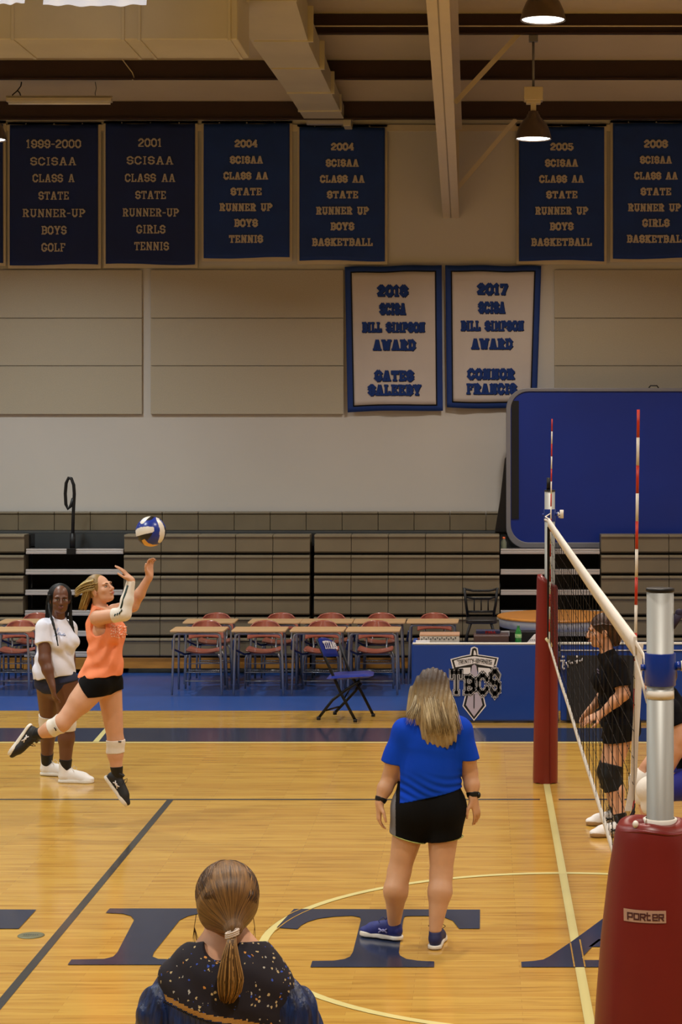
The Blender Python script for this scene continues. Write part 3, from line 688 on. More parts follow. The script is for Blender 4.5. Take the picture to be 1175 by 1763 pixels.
for ch in 'poRteR':
    for ln in st[ch]:
        for a, b in zip(ln[:-1], ln[1:]):
            th = .0042; dx, dz = (b[0]-a[0])*cw, (b[1]-a[1])*hh; l = math.hypot(dx, dz) or 1; ux, uz = dx/l, dz/l
            A = (cx+a[0]*cw-ux*th*.4, zb_+a[1]*hh-uz*th*.4); B = (cx+b[0]*cw+ux*th*.4, zb_+b[1]*hh+uz*th*.4); nx_, nz_ = -uz*th/2, ux*th/2
            q = [(A[0]+nx_,A[1]+nz_),(A[0]-nx_,A[1]-nz_),(B[0]-nx_,B[1]-nz_),(B[0]+nx_,B[1]+nz_)]
            lab.poly([padpt(p[0], p[1], .0036) for p in q])
    cx += cw*1.05
lab.build('lettering', None, po, fixn=False)
# far pad
t = thing('post_pad', 'tall slim red pad wrapped round the far net post', 'pad', (PX-.02, 5.30, 0), 0, 'red post pads')
mb = MB(); seg = 32; prof2 = [(.100,0),(.104,.03),(.100,.6),(.094,1.2),(.088,1.66),(.082,1.69),(.050,1.695)]
for (r, z) in prof2:
    for k in range(seg):
        a = 2*PI*k/seg; q = (abs(math.cos(a))**2.6+abs(math.sin(a))**2.6)**(-1/2.6)
        mb.v.append((PX-.02-.018*(1-z/1.7)+math.cos(a)*r*q, 5.30+math.sin(a)*r*q, z+(.05*math.cos(a)*-1 if z > 1.6 else 0)+.008*math.sin(5*a)*(z < .05)))
for i in range(len(prof2)-1):
    for k in range(seg):
        a = i*seg+k; b = i*seg+(k+1) % seg; mb.face([a,b,b+seg,a+seg], True)
mb.build('pad_body', M_RED, t)
MB().box(PX+.0, PX+.006, 5.19, 5.205, .02, 1.66).build('seam', M_REDD, t)
# net
NX = 0.0
t = thing('volleyball_net', 'black volleyball net with white tapes strung between the two posts', 'net', (NX, 0, 1.2))
def sag(y): return -.008*math.cos(y/4.6*PI/2) if abs(y) < 4.6 else 0
def ztop(y): return 2.24+sag(y)
ylo, yhi = -4.62, 4.62; zbot = lambda y: 1.245+.004*math.sin(y*2)
nb = MB(); ys = np.arange(ylo+.03, yhi, .1)
def cord(a, b, r):
    nb.tube([a, b], r, 4, cap=False, smooth=False)
for i, y in enumerate(ys):
    x = NX+.004*math.sin(i*2.1); cord((x, y, ztop(y)-.06), (x+.003*math.sin(i), y+.004*math.sin(i*1.7), zbot(y)), .0013)
for k in range(1, 10):
    pts = [(NX+.003*math.sin(q*1.3+k), q, (ztop(q)-.06)*(1-k/10)+zbot(q)*k/10) for q in np.arange(ylo+.03, yhi+.001, .4)]
    nb.tube(pts, .0012, 4, cap=False, smooth=False)
nb.build('netting', M_NETC, t, fixn=False)
# slack bunched cords at the near lower corner
kb = MB()
for i in range(26):
    y = -4.62+.03*i*.5; z = 1.60-.012*i
    kb.tube([(NX+.01*math.sin(i*3), y, z+.05), (NX-.02+.015*math.cos(i*5), y+.015, z-.02), (NX+.012*math.sin(i*7), y+.03, z-.10)], .003, 4)
kb.build('slack_cords', M_NETC, t)
def tape(name, f0, f1, y0, y1, m, n=40, th=.005, xoff=lambda u: 0):
    mb = MB()
    for i in range(n+1):
        y = y0+(y1-y0)*i/n; x = NX+xoff(i/n)
        mb.v += [(x-th,y,f0(y)),(x+th,y,f0(y)),(x+th*1.6,y,(f0(y)+f1(y))/2),(x+th,y,f1(y)),(x-th,y,f1(y)),(x-th*1.6,y,(f0(y)+f1(y))/2)]
    for i in range(n):
        for k in range(6):
            a = i*6+k; b = i*6+(k+1) % 6; mb.face([a,b,b+6,a+6], True)
    mb.face(list(range(6))); mb.face(list(range(n*6, n*6+6)))
    return mb.build(name, m, t)
tape('top_tape', lambda y: ztop(y)-.068, ztop, ylo-.02, yhi+.02, M_WHITEC, th=.006)
tape('bottom_tape', lambda y: zbot(y)-.03, lambda y: zbot(y)+.008, ylo+.1, yhi, M_WHITEC, th=.004)
mb = MB(); mb.box(NX-.012, NX+.006, yhi-.01, yhi+.05, 1.24, 2.17); mb.build('side_band', M_BLKM, t)
mb = MB(); mb.box(NX+.007, NX+.013, yhi-.03, yhi+.03, 1.24, 2.20); mb.build('side_band', mat('faded_band', (170,150,112), .8), t)
# near side tape, hanging slack
sp = [(1103,1108),(1101,1130),(1100,1180),(1097,1230),(1094,1280),(1092,1330),(1088,1365),(1082,1396)]
mb = MB(); Dn = 7.30; n = len(sp); hw = 5.6/480
for i, (px, py) in enumerate(sp):
    c_ = W(px, py, Dn); mb.v += [(c_[0]-hw, c_[1]-.004, c_[2]), (c_[0]+hw, c_[1]-.004, c_[2]), (c_[0]+hw, c_[1]+.004, c_[2]), (c_[0]-hw, c_[1]+.004, c_[2])]
for i in range(n-1):
    for k in range(4): a = i*4+k; b = i*4+(k+1) % 4; mb.face([a,b,b+4,a+4])
mb.face([0,1,2,3]); mb.face([4*n-4,4*n-3,4*n-2,4*n-1]); mb.build('side_tape', M_WHITEC, t)
# tie straps from tape to posts
mb = MB(); mb.tube([(NX+.002,-4.62,2.22),(NX+.01,-4.9,2.20),(PX-.045,-5.26,2.205)], .012, 8, flat=((1,0,0),.3)); mb.tube([(NX+.002,-4.62,2.17),(NX+.005,-4.9,2.11),(PX-.04,-5.26,2.10)], .012, 8, flat=((1,0,0),.3)); mb.build('tie_strap', M_WHITEC, t)
mb = MB(); mb.tube([(NX,4.62,2.215),(PX-.04,5.26,2.20)], .010, 8); mb.tube([(NX,4.62,2.235),(NX-.02,4.9,2.24),(PX,5.25,2.25)], .005, 6); mb.build('tie_strap', M_WHITEC, t)
mb = MB(); mb.tube([(NX-.02,4.63,1.27),(NX+.0,4.60,1.25),(NX+.02,4.62,1.21)], .014, 8); mb.build('corner_tie', mat('rope_cream', (206,196,150), .8), t)
mb = MB(); mb.tube([W(1061,1405,7.3)+np.array([0,0,-.0]), W(1066,1420,7.3), W(1070,1440,7.3)], .004, 6); mb.build('corner_cord', M_NETC, t)
# antennas
M_ARED = mat('antenna_red', (190,46,24), .4)
def antenna(y, x, label):
    t = thing('net_antenna', label, 'antenna', (x, y, 1.24), 0, 'striped net antennas')
    z = 3.04; k = 0
    r_ = MB(); w_ = MB()
    while z > 1.30:
        m = r_ if k % 2 == 0 else w_; lean = lambda zz: (zz-2.24)*.012
        m.tube([(x+lean(z-.1), y, max(1.24, z-.1)), (x+lean(z), y, z)], .0055, 10); z -= .1; k += 1
    r_.build('red_band', M_ARED, t); w_.build('white_band', M_WHITE, t)
antenna(-4.5, .012, 'nearer red and white striped antenna, standing beside the big grey post')
antenna(4.5, .012, 'farther, smaller red and white striped antenna at the far end of the net')

# ================================================================== floor plate
p = F(53.5,1611); t = thing('floor_plate', 'small oval-looking metal anchor cover set in the wood floor', 'floor plate', (p[0],p[1],0))
mb = MB(); mb.lathe([(0,.004),(.070,.004),(.078,.002),(.078,0)], (p[0],p[1],.001), 36, smooth=False); mb.build('lid', mat('brass_grey', (112,110,80), .45, metal=.6, noise=.15, nscale=40), t)
mb = MB()
for k in range(-3, 4): mb.box(p[0]+k*.013-.004, p[0]+k*.013+.003, p[1]-.008, p[1]+.008, .0045, .0062)
mb.build('embossing', M_GREYD, t)

# ================================================================== school desks
def make_desk():
    r = thing('school_desk', '', 'desk', (0,0,0))
    # local: x across, camera side is -y; desktop front edge at y=-.23
    mb = MB(); o = rrect(-.30,.30,-.23,.23,.03,4); mb.prism(o, .705, .725, plane='xy'); mb.build('desktop', M_DTOP, r, bevel=.004)
    mb = MB(); mb.box(-.27,.27,-.19,.18,.62,.70); mb.build('book_box', M_BLKM, r) if False else None
    def leg(xs):
        q = arc(xs*.255-xs*.045, .645, .045, 0 if xs > 0 else PI, PI/2, 6)
        return q
    for ys, dy in ((-.20, -.02), (.19, .10)):
        for xs in (-1, 1):
            pts = [(xs*.275, ys+dy, .012), (xs*.265, ys+dy*.3, .40)]
            pts += [(x, ys, z) for x, z in leg(xs)]+[(0, ys, .69)]
            MB().tube(pts, .0125, 10).build('leg', M_CHROME, r)
    # seat shell, back shell
    sy = .43
    mb = MB(); n = 12
    for i in range(n+1):
        for j in range(n+1):
            u = -1+2*i/n; v = -1+2*j/n; f = 1-.10*abs(v)**3
            mb.v.append((u*.20*f, sy+v*.19, .435+.022*(abs(u)**2)-.014*(1 if v > 0 else .5)*(1-u*u)+(.012*max(0,v))))
    for i in range(n):
        for j in range(n): k = i*(n+1)+j; mb.face([k,k+1,k+n+2,k+n+1], True)
    o = mb.build('seat', M_SHELL, r); o.modifiers.new('t','SOLIDIFY').thickness = .012
    mb = MB()
    for i in range(n+1):
        for j in range(n+1):
            u = -1+2*i/n; v = j/n; half = .205*(1-.42*max(0, v-.45)**1.6*2.2)
            mb.v.append((u*half, sy+.20-.07*(u*u)+.05*v, .565+.190*v-.02*abs(u)**3))
    for i in range(n):
        for j in range(n): k = i*(n+1)+j; mb.face([k,k+1,k+n+2,k+n+1], True)
    o = mb.build('backrest', M_SHELL, r); o.modifiers.new('t','SOLIDIFY').thickness = .012
    for xs in (-1, 1): MB().tube([(xs*.10, sy-.12, .412), (xs*.11, sy+.20, .418), (xs*.115, sy+.245, .48), (xs*.12, sy+.215, .66)], .0105, 8).build('back_support', M_CHROME, r)
    MB().tube([(-.268,-.20,.62),(-.30,.0,.50),(-.20,.22,.415),(-.10,.33,.415)], .0125, 8).build('side_bar', mat('blue_steel', (60,76,120), .35, metal=.4), r)
    MB().tube([(-.17, sy-.15, .412),(.17, sy-.15, .412)], .0115, 8).build('cross_tube', M_CHROME, r)
    for xs in (-1, 1): MB().tube([(xs*.17, sy-.15, .412),(xs*.195, sy-.13, .36),(xs*.205, sy-.09, .012)], .0115, 8).build('chair_leg', M_CHROME, r)
    for xs in (-1, 1): MB().tube([(xs*.17, sy+.14, .412),(xs*.195, sy+.16, .36),(xs*.205, sy+.20, .012)], .0115, 8).build('chair_leg', M_CHROME, r)
    mb = MB()
    for k in range(13): x = -.16+.32*k/12; mb.tube([(x, sy-.13, .20),(x, sy+.16, .19)], .003, 5)
    for y_, z_ in ((-.13,.20),(.16,.19),(-.13,.30)): mb.tube([(-.20, sy+y_, z_),(.20, sy+y_, z_)], .0055, 6)
    mb.tube([(-.2, sy-.12, .10),(.2, sy-.12, .10)], .008, 6)
    mb.build('book_basket', M_CHROME, r)
    return r
proto = make_desk(); first = True
def P2(px, D): return (px-830)/FPX*D+CAMX
front = [(339.5, 'front row school desk, leftmost of the four in the middle group'), (445, 'front row school desk, second from left in the middle group'), (546, 'front row school desk directly behind the blue folding chair back'), (642, 'front row school desk between the blue folding chair and the scorer table')]
back = [(359, 'back row school desk behind the leftmost middle desk'), (472, 'back row school desk, second from left in the middle group'), (562, 'back row school desk behind the folding chair'), (653, 'back row school desk, fourth from left near the scorer table'), (745, 'back row school desk standing behind the scorer table alone')]
left = [(8, 22.8, 'front row school desk at the left edge beside the player in white'), (40, 23.75, 'back row school desk behind the left edge front one'), (-85, 23.75, 'back row school desk cut by the left edge of the photo')]
jobs = [(px, 22.8, lb) for px, lb in front]+[(px, 23.76, lb) for px, lb in back]+[(px, D, lb) for px, D, lb in left]
for i, (px, D, lb) in enumerate(jobs):
    d = proto if i == 0 else copy_tree(proto)
    d.location = (P2(px, D-.2), D+CAMY, 0); d['label'] = lb; d['group'] = 'school desks with maroon seats along the bleachers'
    d.rotation_euler.z = [0.0,.01,-.01,.0,.015,-.01][i % 6]

# ================================================================== folding chair
def P3n(px, py, D): return Vector(W(px, py, D))
t = thing('folding_chair', 'black folding chair with blue padded seat and back, standing on the dark floor band', 'chair', tuple(F(595,1236)))
Da, Dc = 20.55, 20.95       # near side, far side of the chair
nf = P3n
for k, (D, dx) in enumerate(((20.50, 0), (21.0, 0))):
    off = (-3 if k == 0 else 0)
    if k == 0: L = [((545,1100),(568,1150),(588,1195),(612,1240)), ((549,1236),(573,1205),(597,1187),(620,1172))]
    else: L = [((585,1108),(603,1160),(622,1190),(643,1231)), ((577,1227),(596,1207),(612,1190),(622,1176))]
    for a in L:
        mb = MB(); mb.tube([P3n(p[0], p[1], D) for p in a], .015, 10, flat=((0,1,0),.8)); mb.build('leg' if a[0][0] in (549,577) else 'side_frame', M_BLKM, t)
        e = P3n(a[-1][0] if a[0][0] not in (549,577) else a[0][0], a[-1][1] if a[0][0] not in (549,577) else a[0][1], D)
        mb = MB(); mb.tube([(e.x,e.y,max(.0, e.z-.02)),(e.x,e.y,max(.03,e.z+.012))], .02, 10); mb.build('foot', M_BLACK, t)
MB().tube([P3n(562,1223,20.5), P3n(583,1217,21.0)], .010, 8).build('stretcher', M_BLKM, t)
MB().tube([P3n(592,1205,20.5), P3n(606,1180,21.0)], .008, 8).build('stretcher', M_BLKM, t)
M_CHB = mat('chair_vinyl_blue', (22,42,132), .38, coat=.2)
sd = MB(); c0 = [P3n(562,1169,20.42), P3n(643,1164,20.42), P3n(645,1157,21.05), P3n(570,1160,21.05)]
nn = 10
for sgn in (1, -1):
    for i in range(nn+1):
        for j in range(nn+1):
            u, v = i/nn, j/nn; p = (c0[0]*(1-u)+c0[1]*u)*(1-v)+(c0[3]*(1-u)+c0[2]*u)*v
            e = (1-abs(2*u-1)**6)*(1-abs(2*v-1)**6); sd.v.append((p.x, p.y, p.z+(.026 if sgn > 0 else -.022)*e**.5))
for b in (0, (nn+1)**2):
    for i in range(nn):
        for j in range(nn): k = b+i*(nn+1)+j; sd.face([k,k+1,k+nn+2,k+nn+1], True)
sd.build('seat', M_CHB, t)
bk = MB(); b0 = [P3n(558,1131,20.45), P3n(584,1130,21.0), P3n(573,1103,21.0), P3n(547,1099,20.45)]
nrm = (b0[1]-b0[0]).cross(b0[3]-b0[0]).normalized()
for sgn in (1, -1):
    for i in range(nn+1):
        for j in range(nn+1):
            u, v = i/nn, j/nn; p = (b0[0]*(1-u)+b0[1]*u)*(1-v)+(b0[3]*(1-u)+b0[2]*u)*v
            e = ((1-abs(2*u-1)**6)*(1-abs(2*v-1)**6))**.5; p = p+nrm*(.018*e*sgn)+Vector((0,0,.02*math.sin(u*PI)*v)); bk.v.append(tuple(p))
for b in (0, (nn+1)**2):
    for i in range(nn):
        for j in range(nn): k = b+i*(nn+1)+j; bk.face([k,k+1,k+nn+2,k+nn+1], True)
bo = bk.build('backrest', M_CHB, t)
q = text_quads('TITANS', 0.10, .95, .38, .80, t=.2); tb = MB(); tb.mat(M_LOGOW)
sg = -1 if nrm.y > 0 else 1
for f in q:
    tb.poly([tuple((b0[0]*(1-u)+b0[1]*u)*(1-v)+(b0[3]*(1-u)+b0[2]*u)*v+nrm*(.024*sg)+Vector((0,0,.02*math.sin(u*PI)*v))) for u, v in f])
tb.build('lettering', None, bo, fixn=False)

# ================================================================== scorer table
Dt = 20.53; stt = FPX/Dt
def tX(p): return (p-830)/stt+CAMX
def tZ(p): return CAMZ-(p-734)/stt
yT = Dt+CAMY
t = thing('scorer_table', 'long blue padded scorer table with sword crest on its front', 'table', (tX(815), yT, 0))
x0_, x1_, x2_ = tX(709), tX(924), tX(962)
MB().box(x0_+.01, x2_, yT, yT+.05, .02, tZ(1109)).build('front_pad', M_TBLUE, t, bevel=.015)
MB().box(tX(923), tX(924.5), yT-.003, yT+.01, .02, tZ(1112)).build('pad_seam', M_LOGOK, t)
MB().box(x0_, x0_+.045, yT+.01, yT+.60, .02, tZ(1109)).build('side_pad', M_TBLUE, t, bevel=.015)
MB().box(x0_+.01, x2_, yT-.004, yT+.055, tZ(1109.5), tZ(1107)).build('edge_strip', M_WHITE, t, bevel=.003)
MB().box(x0_+.05, x2_, yT+.052, yT+.56, tZ(1107)-.075, tZ(1107)-.05).build('tabletop', mat('table_grey', (120,116,110), .5), t, bevel=.003)
for x in (x0_+.08, x2_-.08):
    MB().tube([(x, yT+.5, 0),(x, yT+.5, .76)], .016, 8).build('leg', M_BLKM, t)
# crest on the front: stacked flat layers
yl = yT-.002; crest = MB()
def cz(zx, zy): return (tX(700+zx/4.519), tZ(1040+zy/4.519))
def layer(m, pts, k):
    P_ = [cz(*p) for p in pts]; crest.mat(m)
    for tri in ear(P_): crest.poly([(P_[i][0], yl-.0012*k, P_[i][1]) for i in tri])
layer(M_LOGOW, [(437,793),(460,700),(600,700),(621,793),(527,908)], 1)
layer(M_LOGOK, [(446,790),(468,705),(592,705),(611,790),(527,896)], 2)
layer(M_LAV, [(464,785),(484,700),(574,700),(594,785),(527,875)], 3)
layer(M_LOGOK, [(524,700),(532,700),(531,805),(527,818),(523,805)], 4)
layer(M_LOGOW, [(343,428),(430,405),(495,392),(503,340),(530,330),(556,342),(562,392),(632,402),(719,416),(692,520),(365,520)], 1)
layer(M_LOGOK, [(354,434),(440,410),(505,398),(513,348),(530,340),(547,348),(553,398),(625,408),(708,422),(680,520),(378,520)], 2)
layer(M_LOGOW, [(370,440),(440,420),(530,405),(620,418),(692,430),(676,492),(530,462),(384,492)], 3)
layer(M_LOGOW, [(398,515),(410,498),(500,492),(500,560),(400,560)], 3); layer(M_LOGOW, [(560,492),(648,500),(660,515),(650,560),(560,560)], 3)
layer(M_LAV, [(499,560),(512,480),(530,468),(545,480),(558,560),(556,700),(500,700)], 4)
layer(M_LOGOK, [(505,400),(553,400),(544,352),(530,345),(514,352)], 4); layer(M_LOGOW, [(523,396),(548,396),(536,360),(526,360)], 5)
def crest_text(txt, xa, xb, ya, yb_, t_, k, m, grow=0, fn=None):
    q = text_quads(txt, 0, 1, 0, 1, t=t_, gap=.12, serif=.07)
    crest.mat(m)
    for f in q:
        cxm = sum(p[0] for p in f)/4; czm = sum(p[1] for p in f)/4; out = []
        for (u, v) in f:
            x, z = cz(xa+(xb-xa)*u, yb_+(ya-yb_)*v+(fn(u) if fn else 0)); out.append([x, z])
        if grow:
            mx_, mz_ = sum(p[0] for p in out)/4, sum(p[1] for p in out)/4
            e1 = np.array(out[3])-np.array(out[0]); e2 = np.array(out[1])-np.array(out[0]); l1 = np.linalg.norm(e1)+1e-9; l2 = np.linalg.norm(e2)+1e-9
            d1 = e1/l1*grow; d2_ = e2/l2*grow
            o4 = [np.array(out[0])-d1-d2_, np.array(out[1])-d1+d2_, np.array(out[2])+d1+d2_, np.array(out[3])+d1-d2_]
            out = [list(p) for p in o4]
        crest.poly([(p[0], yl-.0012*k, p[1]) for p in out])
slope = lambda u: -26*math.sin(u*PI)*0+10*math.cos(u*PI)*0
for ch, xa, xb, ya, yb_ in (('T',345,434,512,700), ('B',446,536,556,698), ('C',550,638,540,702), ('S',650,728,505,714)):
    for k, (g, m) in enumerate(((.017, M_LOGOW), (.0125, M_LOGOK), (.0055, M_LOGOW))): crest_text(ch, xa, xb, ya, yb_, .18, 5+k, m, grow=g)
    crest_text(ch, xa, xb, ya, yb_, .18, 8, M_LOGOK)
crest_text('TRINITY-BYRNES', 402, 662, 432, 466, .12, 5, M_LOGOK, fn=lambda u: -12*math.sin(u*PI)+4)
crest.build('crest', None, t, fixn=False)
# second table behind the net
t = thing('side_table', 'second blue padded table with dark lower drape, seen through the net', 'table', (tX(1060), yT+.03, 0))
xa, xb = tX(966), tX(1230)
MB().box(xa, xb, yT+.02, yT+.07, .02, tZ(1109)).build('front_pad', M_TBLUE, t, bevel=.012)
MB().box(xa, xb, yT+.012, yT+.075, tZ(1109.5), tZ(1107)).build('edge_strip', M_WHITE, t)
MB().box(xa, xb, yT+.074, yT+.58, tZ(1107)-.075, tZ(1107)-.05).build('tabletop', MATS['table_grey'], t)
for x in (xa+.1, xb-.1): MB().tube([(x, yT+.5, 0),(x, yT+.5, .74)], .016, 8).build('leg', M_BLKM, t)
MB().box(xa, xb, yT+.010, yT+.016, tZ(1120.5), tZ(1119)).build('piping', M_LOGOW, t)
MB().box(tX(976), tX(1093), yT-.02, yT+.0, tZ(1240), tZ(1128)).build('dark_drape', mat('drape_black', (34,34,38), .85, noise=.1, nscale=6), t, bevel=.004)
mb = MB(); yy = yT-.024
def scr(pts, r=.011): mb.tube([(tX(950+p[0]/7.344), yy, tZ(1040+p[1]/7.344)) for p in pts], r, 6)
scr([(112,718),(150,712),(170,716)]); scr([(148,715),(150,760),(140,790),(150,820),(165,805)]); scr([(185,730),(200,770),(210,800)],.008); scr([(210,725),(225,715),(222,745)],.008)
scr([(243,755),(250,735),(262,735),(268,752)],.008); scr([(300,722),(340,708)],.009); scr([(322,712),(322,750)],.009); scr([(352,718),(385,708)],.009); scr([(378,712),(390,680),(385,715)],.007)
mb.ball((tX(950+147/7.344), yy, tZ(1040+663/7.344)), .013, 10, 8); mb.ball((tX(950+322/7.344), yy, tZ(1040+663/7.344)), .013, 10, 8)
mb.build('script_lettering', M_LOGOW, t)
# things on the scorer table
zt = tZ(1107)+.001; zl = zt-.050
def box_thing(name, label, cat, x0, x1, ya, yb_, z0, z1, m, bev=.004):
    t = thing(name, label, cat, ((x0+x1)/2, (ya+yb_)/2, z0)); MB().box(x0,x1,ya,yb_,z0,z1).build('body', m, t, bevel=bev); return t
t = box_thing('scoreboard_console', 'pale control console with rows of buttons at the left end of the scorer table', 'console', tX(722.5), tX(791), yT+.12, yT+.40, zl, zt+.058, mat('console_grey', (186,180,170), .5))
MB().box(tX(722), tX(791.5), yT+.115, yT+.41, zt+.058, zt+.070).build('lid', mat('console_tan', (176,136,108), .5), t)
mb = MB()
for k in range(16): x = tX(726+k*3.9); mb.box(x-.006,x+.006,yT+.114,yT+.12,zt+.02+.012*(k % 2),zt+.032+.012*(k % 2))
mb.build('button_row', M_GREYD, t)
t = box_thing('paper_stack', 'thin white papers at the left corner of the scorer table', 'papers', tX(716), tX(740), yT+.07, yT+.115, zl, zt+.014, M_LOGOW, .001)
t = box_thing('equipment_case', 'dark brown flat case lying in the middle of the scorer table', 'case', tX(816), tX(877), yT+.14, yT+.45, zl, zt+.060, mat('case_brown', (72,52,50), .35), .008)
t = box_thing('printed_box', 'small navy box with red block letters lying on the brown case', 'box', tX(820), tX(862), yT+.30, yT+.44, zt+.061, zt+.092, mat('box_navy', (26,30,66), .5), .003)
q = text_quads('PELL', tX(836), tX(855), zt+.065, zt+.090, t=.3); mb = MB(); put_text(mb, mat('print_red', (180,36,28), .5), q, yT+.296); mb.build('lettering', None, t, fixn=False)
t = box_thing('speaker_bar', 'black low box behind the green bottle on the scorer table', 'box', tX(879), tX(925), yT+.30, yT+.50, zl, zt+.080, M_BLKM)
t = thing('soda_bottle', 'green plastic soda bottle standing on the scorer table', 'bottle', (tX(893.5), yT+.15, zl+.028))
MB().lathe([(0,-.027),(.028,-.027),(.033,-.015),(.031,.05),(.033,.075),(.033,.105),(.024,.135),(.012,.160),(.011,.172)], (tX(893.5), yT+.15, zl+.028), 24).build('bottle_body', mat('green_plastic', (40,136,62), .12, trans=.25), t)
MB().lathe([(.0335,.058),(.0340,.060),(.0340,.096),(.0335,.098)], (tX(893.5), yT+.15, zl+.028), 24).build('wrapper', mat('green_label', (84,160,104), .4, rgb2=(180,200,150), nscale=40), t)
MB().lathe([(.0135,.166),(.0135,.182),(0,.183)], (tX(893.5), yT+.15, zl+.028), 16).build('cap', mat('green_cap', (20,90,50), .4), t)
t = thing('score_sheets', 'sheaf of white papers leaning up at the right end of the scorer table', 'papers', (tX(918), yT+.2, zt))
mb = MB(); mb.prism([(tX(904),zl),(tX(930),zl),(tX(932),zt+.082),(tX(921),zt+.064)], yT+.16, yT+.20); mb.build('sheet', M_LOGOW, t)
mb = MB()
for k in range(5): mb.box(tX(911+k*3.5)-.004, tX(911+k*3.5)+.004, yT+.156, yT+.16, zt+.01, zt+.018)
mb.build('punch_hole', M_GREYD, t)
# items on second table
t = thing('spray_bottle', 'small white bottle on the second table near the net end', 'bottle', (tX(1069), yT+.2, tZ(1107)))
MB().lathe([(0,-.029),(.03,-.029),(.03,.06),(.012,.075),(.010,.12),(.02,.125),(.02,.15),(0,.15)], (tX(1069), yT+.2, zl+.03), 18).build('bottle_body', M_LOGOW, t)
box_thing('tissue_box', 'pale blue box on the second table near the net end', 'box', tX(1060), tX(1082), yT+.28, yT+.42, zl, zt+.07, mat('box_pale', (150,160,190), .6))
# ================================================================== black chair and round table
t = thing('spindle_chair', 'tall black metal chair with spindle back behind the scorer table', 'chair', (P2(829,23.3), 11.5, 0))
Dk = 23.3
def kx(p, py, D=Dk): return tuple(W(p, py, D))
seatz = W(0,1066,Dk)[2]
mb = MB(); mb.prism([(x, y) for x, y in rrect(kx(801,0)[0]+.01, kx(856,0)[0]-.0, Dk+CAMY-.38, Dk+CAMY, .08, 5)], seatz-.02, seatz+.03, plane='xy'); mb.build('seat', mat('seat_black', (30,27,26), .4), t, bevel=.012)
for a in (((800,1012),(803,1040),(806,1062)), ((857,1012),(854,1040),(850,1062))): MB().tube([kx(*p) for p in a], .016, 8).build('back_post', M_BLKM, t)
MB().tube([kx(800,1014),kx(815,1017),kx(843,1017),kx(857,1014)], .013, 8).build('top_rail', M_BLKM, t)
MB().tube([kx(803,1028),kx(815,1030),kx(843,1030),kx(855,1028)], .013, 8).build('back_rail', M_BLKM, t)
MB().tube([kx(806,1053),kx(851,1053)], .013, 8).build('back_rail', M_BLKM, t)
for px in (817,829,841): MB().tube([kx(px,1029),kx(px,1053)], .008, 6).build('spindle', M_BLKM, t)
for (xs, dy) in ((805,0),(852,0),(803,-.36),(854,-.36)):
    p = kx(xs,1070); q = kx(xs+(-4 if xs < 829 else 4),1070); MB().tube([(p[0]+(.05 if xs < 829 else -.05),p[1]+dy,seatz-.02),(p[0],p[1]+dy,seatz-.18),(q[0],p[1]+dy,0)], .014, 8).build('leg', M_BLKM, t)
MB().tube([(kx(804,0)[0],Dk+CAMY-.36,.3),(kx(853,0)[0],Dk+CAMY-.36,.3)], .01, 8).build('stretcher', M_BLKM, t)
rt = W(963,1059,23.75); t = thing('round_table', 'round folding table with honey wood top and white rim behind the net', 'table', (rt[0],rt[1],0))
zt2 = rt[2]; R_ = .72
MB().lathe([(0,0),(R_-.01,0),(R_,-.008),(R_,-.022),(R_-.01,-.028),(0,-.028)], (rt[0],rt[1],zt2), 64, smooth=False).build('tabletop', mat('honey_wood', (196,130,56), .35, noise=.12, nscale=3, stretch=(1,8,1)), t)
MB().lathe([(R_-.02,-.028),(R_-.03,-.125),(R_-.05,-.125),(R_-.05,-.028)], (rt[0],rt[1],zt2), 64).build('apron', M_WHITE, t)
for a in (.6, 2.5, 3.8, 5.6):
    MB().tube([(rt[0]+math.cos(a)*.4, rt[1]+math.sin(a)*.35, zt2-.03),(rt[0]+math.cos(a)*.5, rt[1]+math.sin(a)*.45, 0)], .016, 8).build('leg', M_BLKM, t)

# ================================================================== volleyball
bc = W(260,915,15.3); R_ = .107*1.06
t = thing('volleyball', 'blue, white and black volleyball in the air above the jumping player', 'ball', tuple(bc))
def ball_mat():
    return [mat('ball_blue', (24,52,150), .3), mat('ball_white', (226,222,212), .35), mat('ball_black', (16,18,24), .35), mat('ball_gold', (222,176,84), .4)]
BM = ball_mat(); mb = MB(); seg, rings = 168, 112
WHITE_ = [[(-1.02,.04),(-.80,.22),(-.55,.32),(-.07,.38),(.31,.34),(.37,.26),(.37,.07),(.28,-.01),(-.28,-.13),(-.93,-.32),(-1.05,-.3)],
  [(.35,.94),(.48,.70),(.58,.53),(.68,.25),(.70,.12),(.68,-.2),(.66,-.36),(.54,-.69),(.62,-.76),(.75,-.66),(.87,-.46),(.95,-.2),(.965,.07),(.9,.36),(.8,.56),(.55,.84)],
  [(-.65,.63),(-.5,.86),(-.18,1.04),(.04,1.04),(-.12,.88),(-.31,.63),(-.40,.55),(-.55,.53)]]
BLACK_ = [[(-.96,-.32),(-.28,-.13),(.28,-.02),(.20,-.20),(.02,-.42),(-.10,-.55),(-.28,-.46),(-.50,-.55),(-.42,-.77),(-.30,-1.0),(-.8,-.8),(-1.05,-.4)],
  [(.04,1.04),(.28,.98),(.15,.80),(-.07,.74),(-.22,.74),(-.12,.88)], [(.965,.07),(.95,-.2),(.87,-.46),(.75,-.66),(.62,-.78),(.8,-.9),(1.1,0),(.8,.56),(.9,.36)]]
GOLD_ = [[(-.5,-.55),(-.28,-.46),(-.07,-.72),(.2,-.84),(.5,-.86),(.4,-1.1),(-.3,-1.1),(-.42,-.77)]]
def inside(P_, u, v):
    c_ = False
    for (x0_, y0_), (x1_, y1_) in zip(P_, P_[1:]+P_[:1]):
        if (y0_ > v) != (y1_ > v) and u < (x1_-x0_)*(v-y0_)/(y1_-y0_)+x0_: c_ = not c_
    return c_
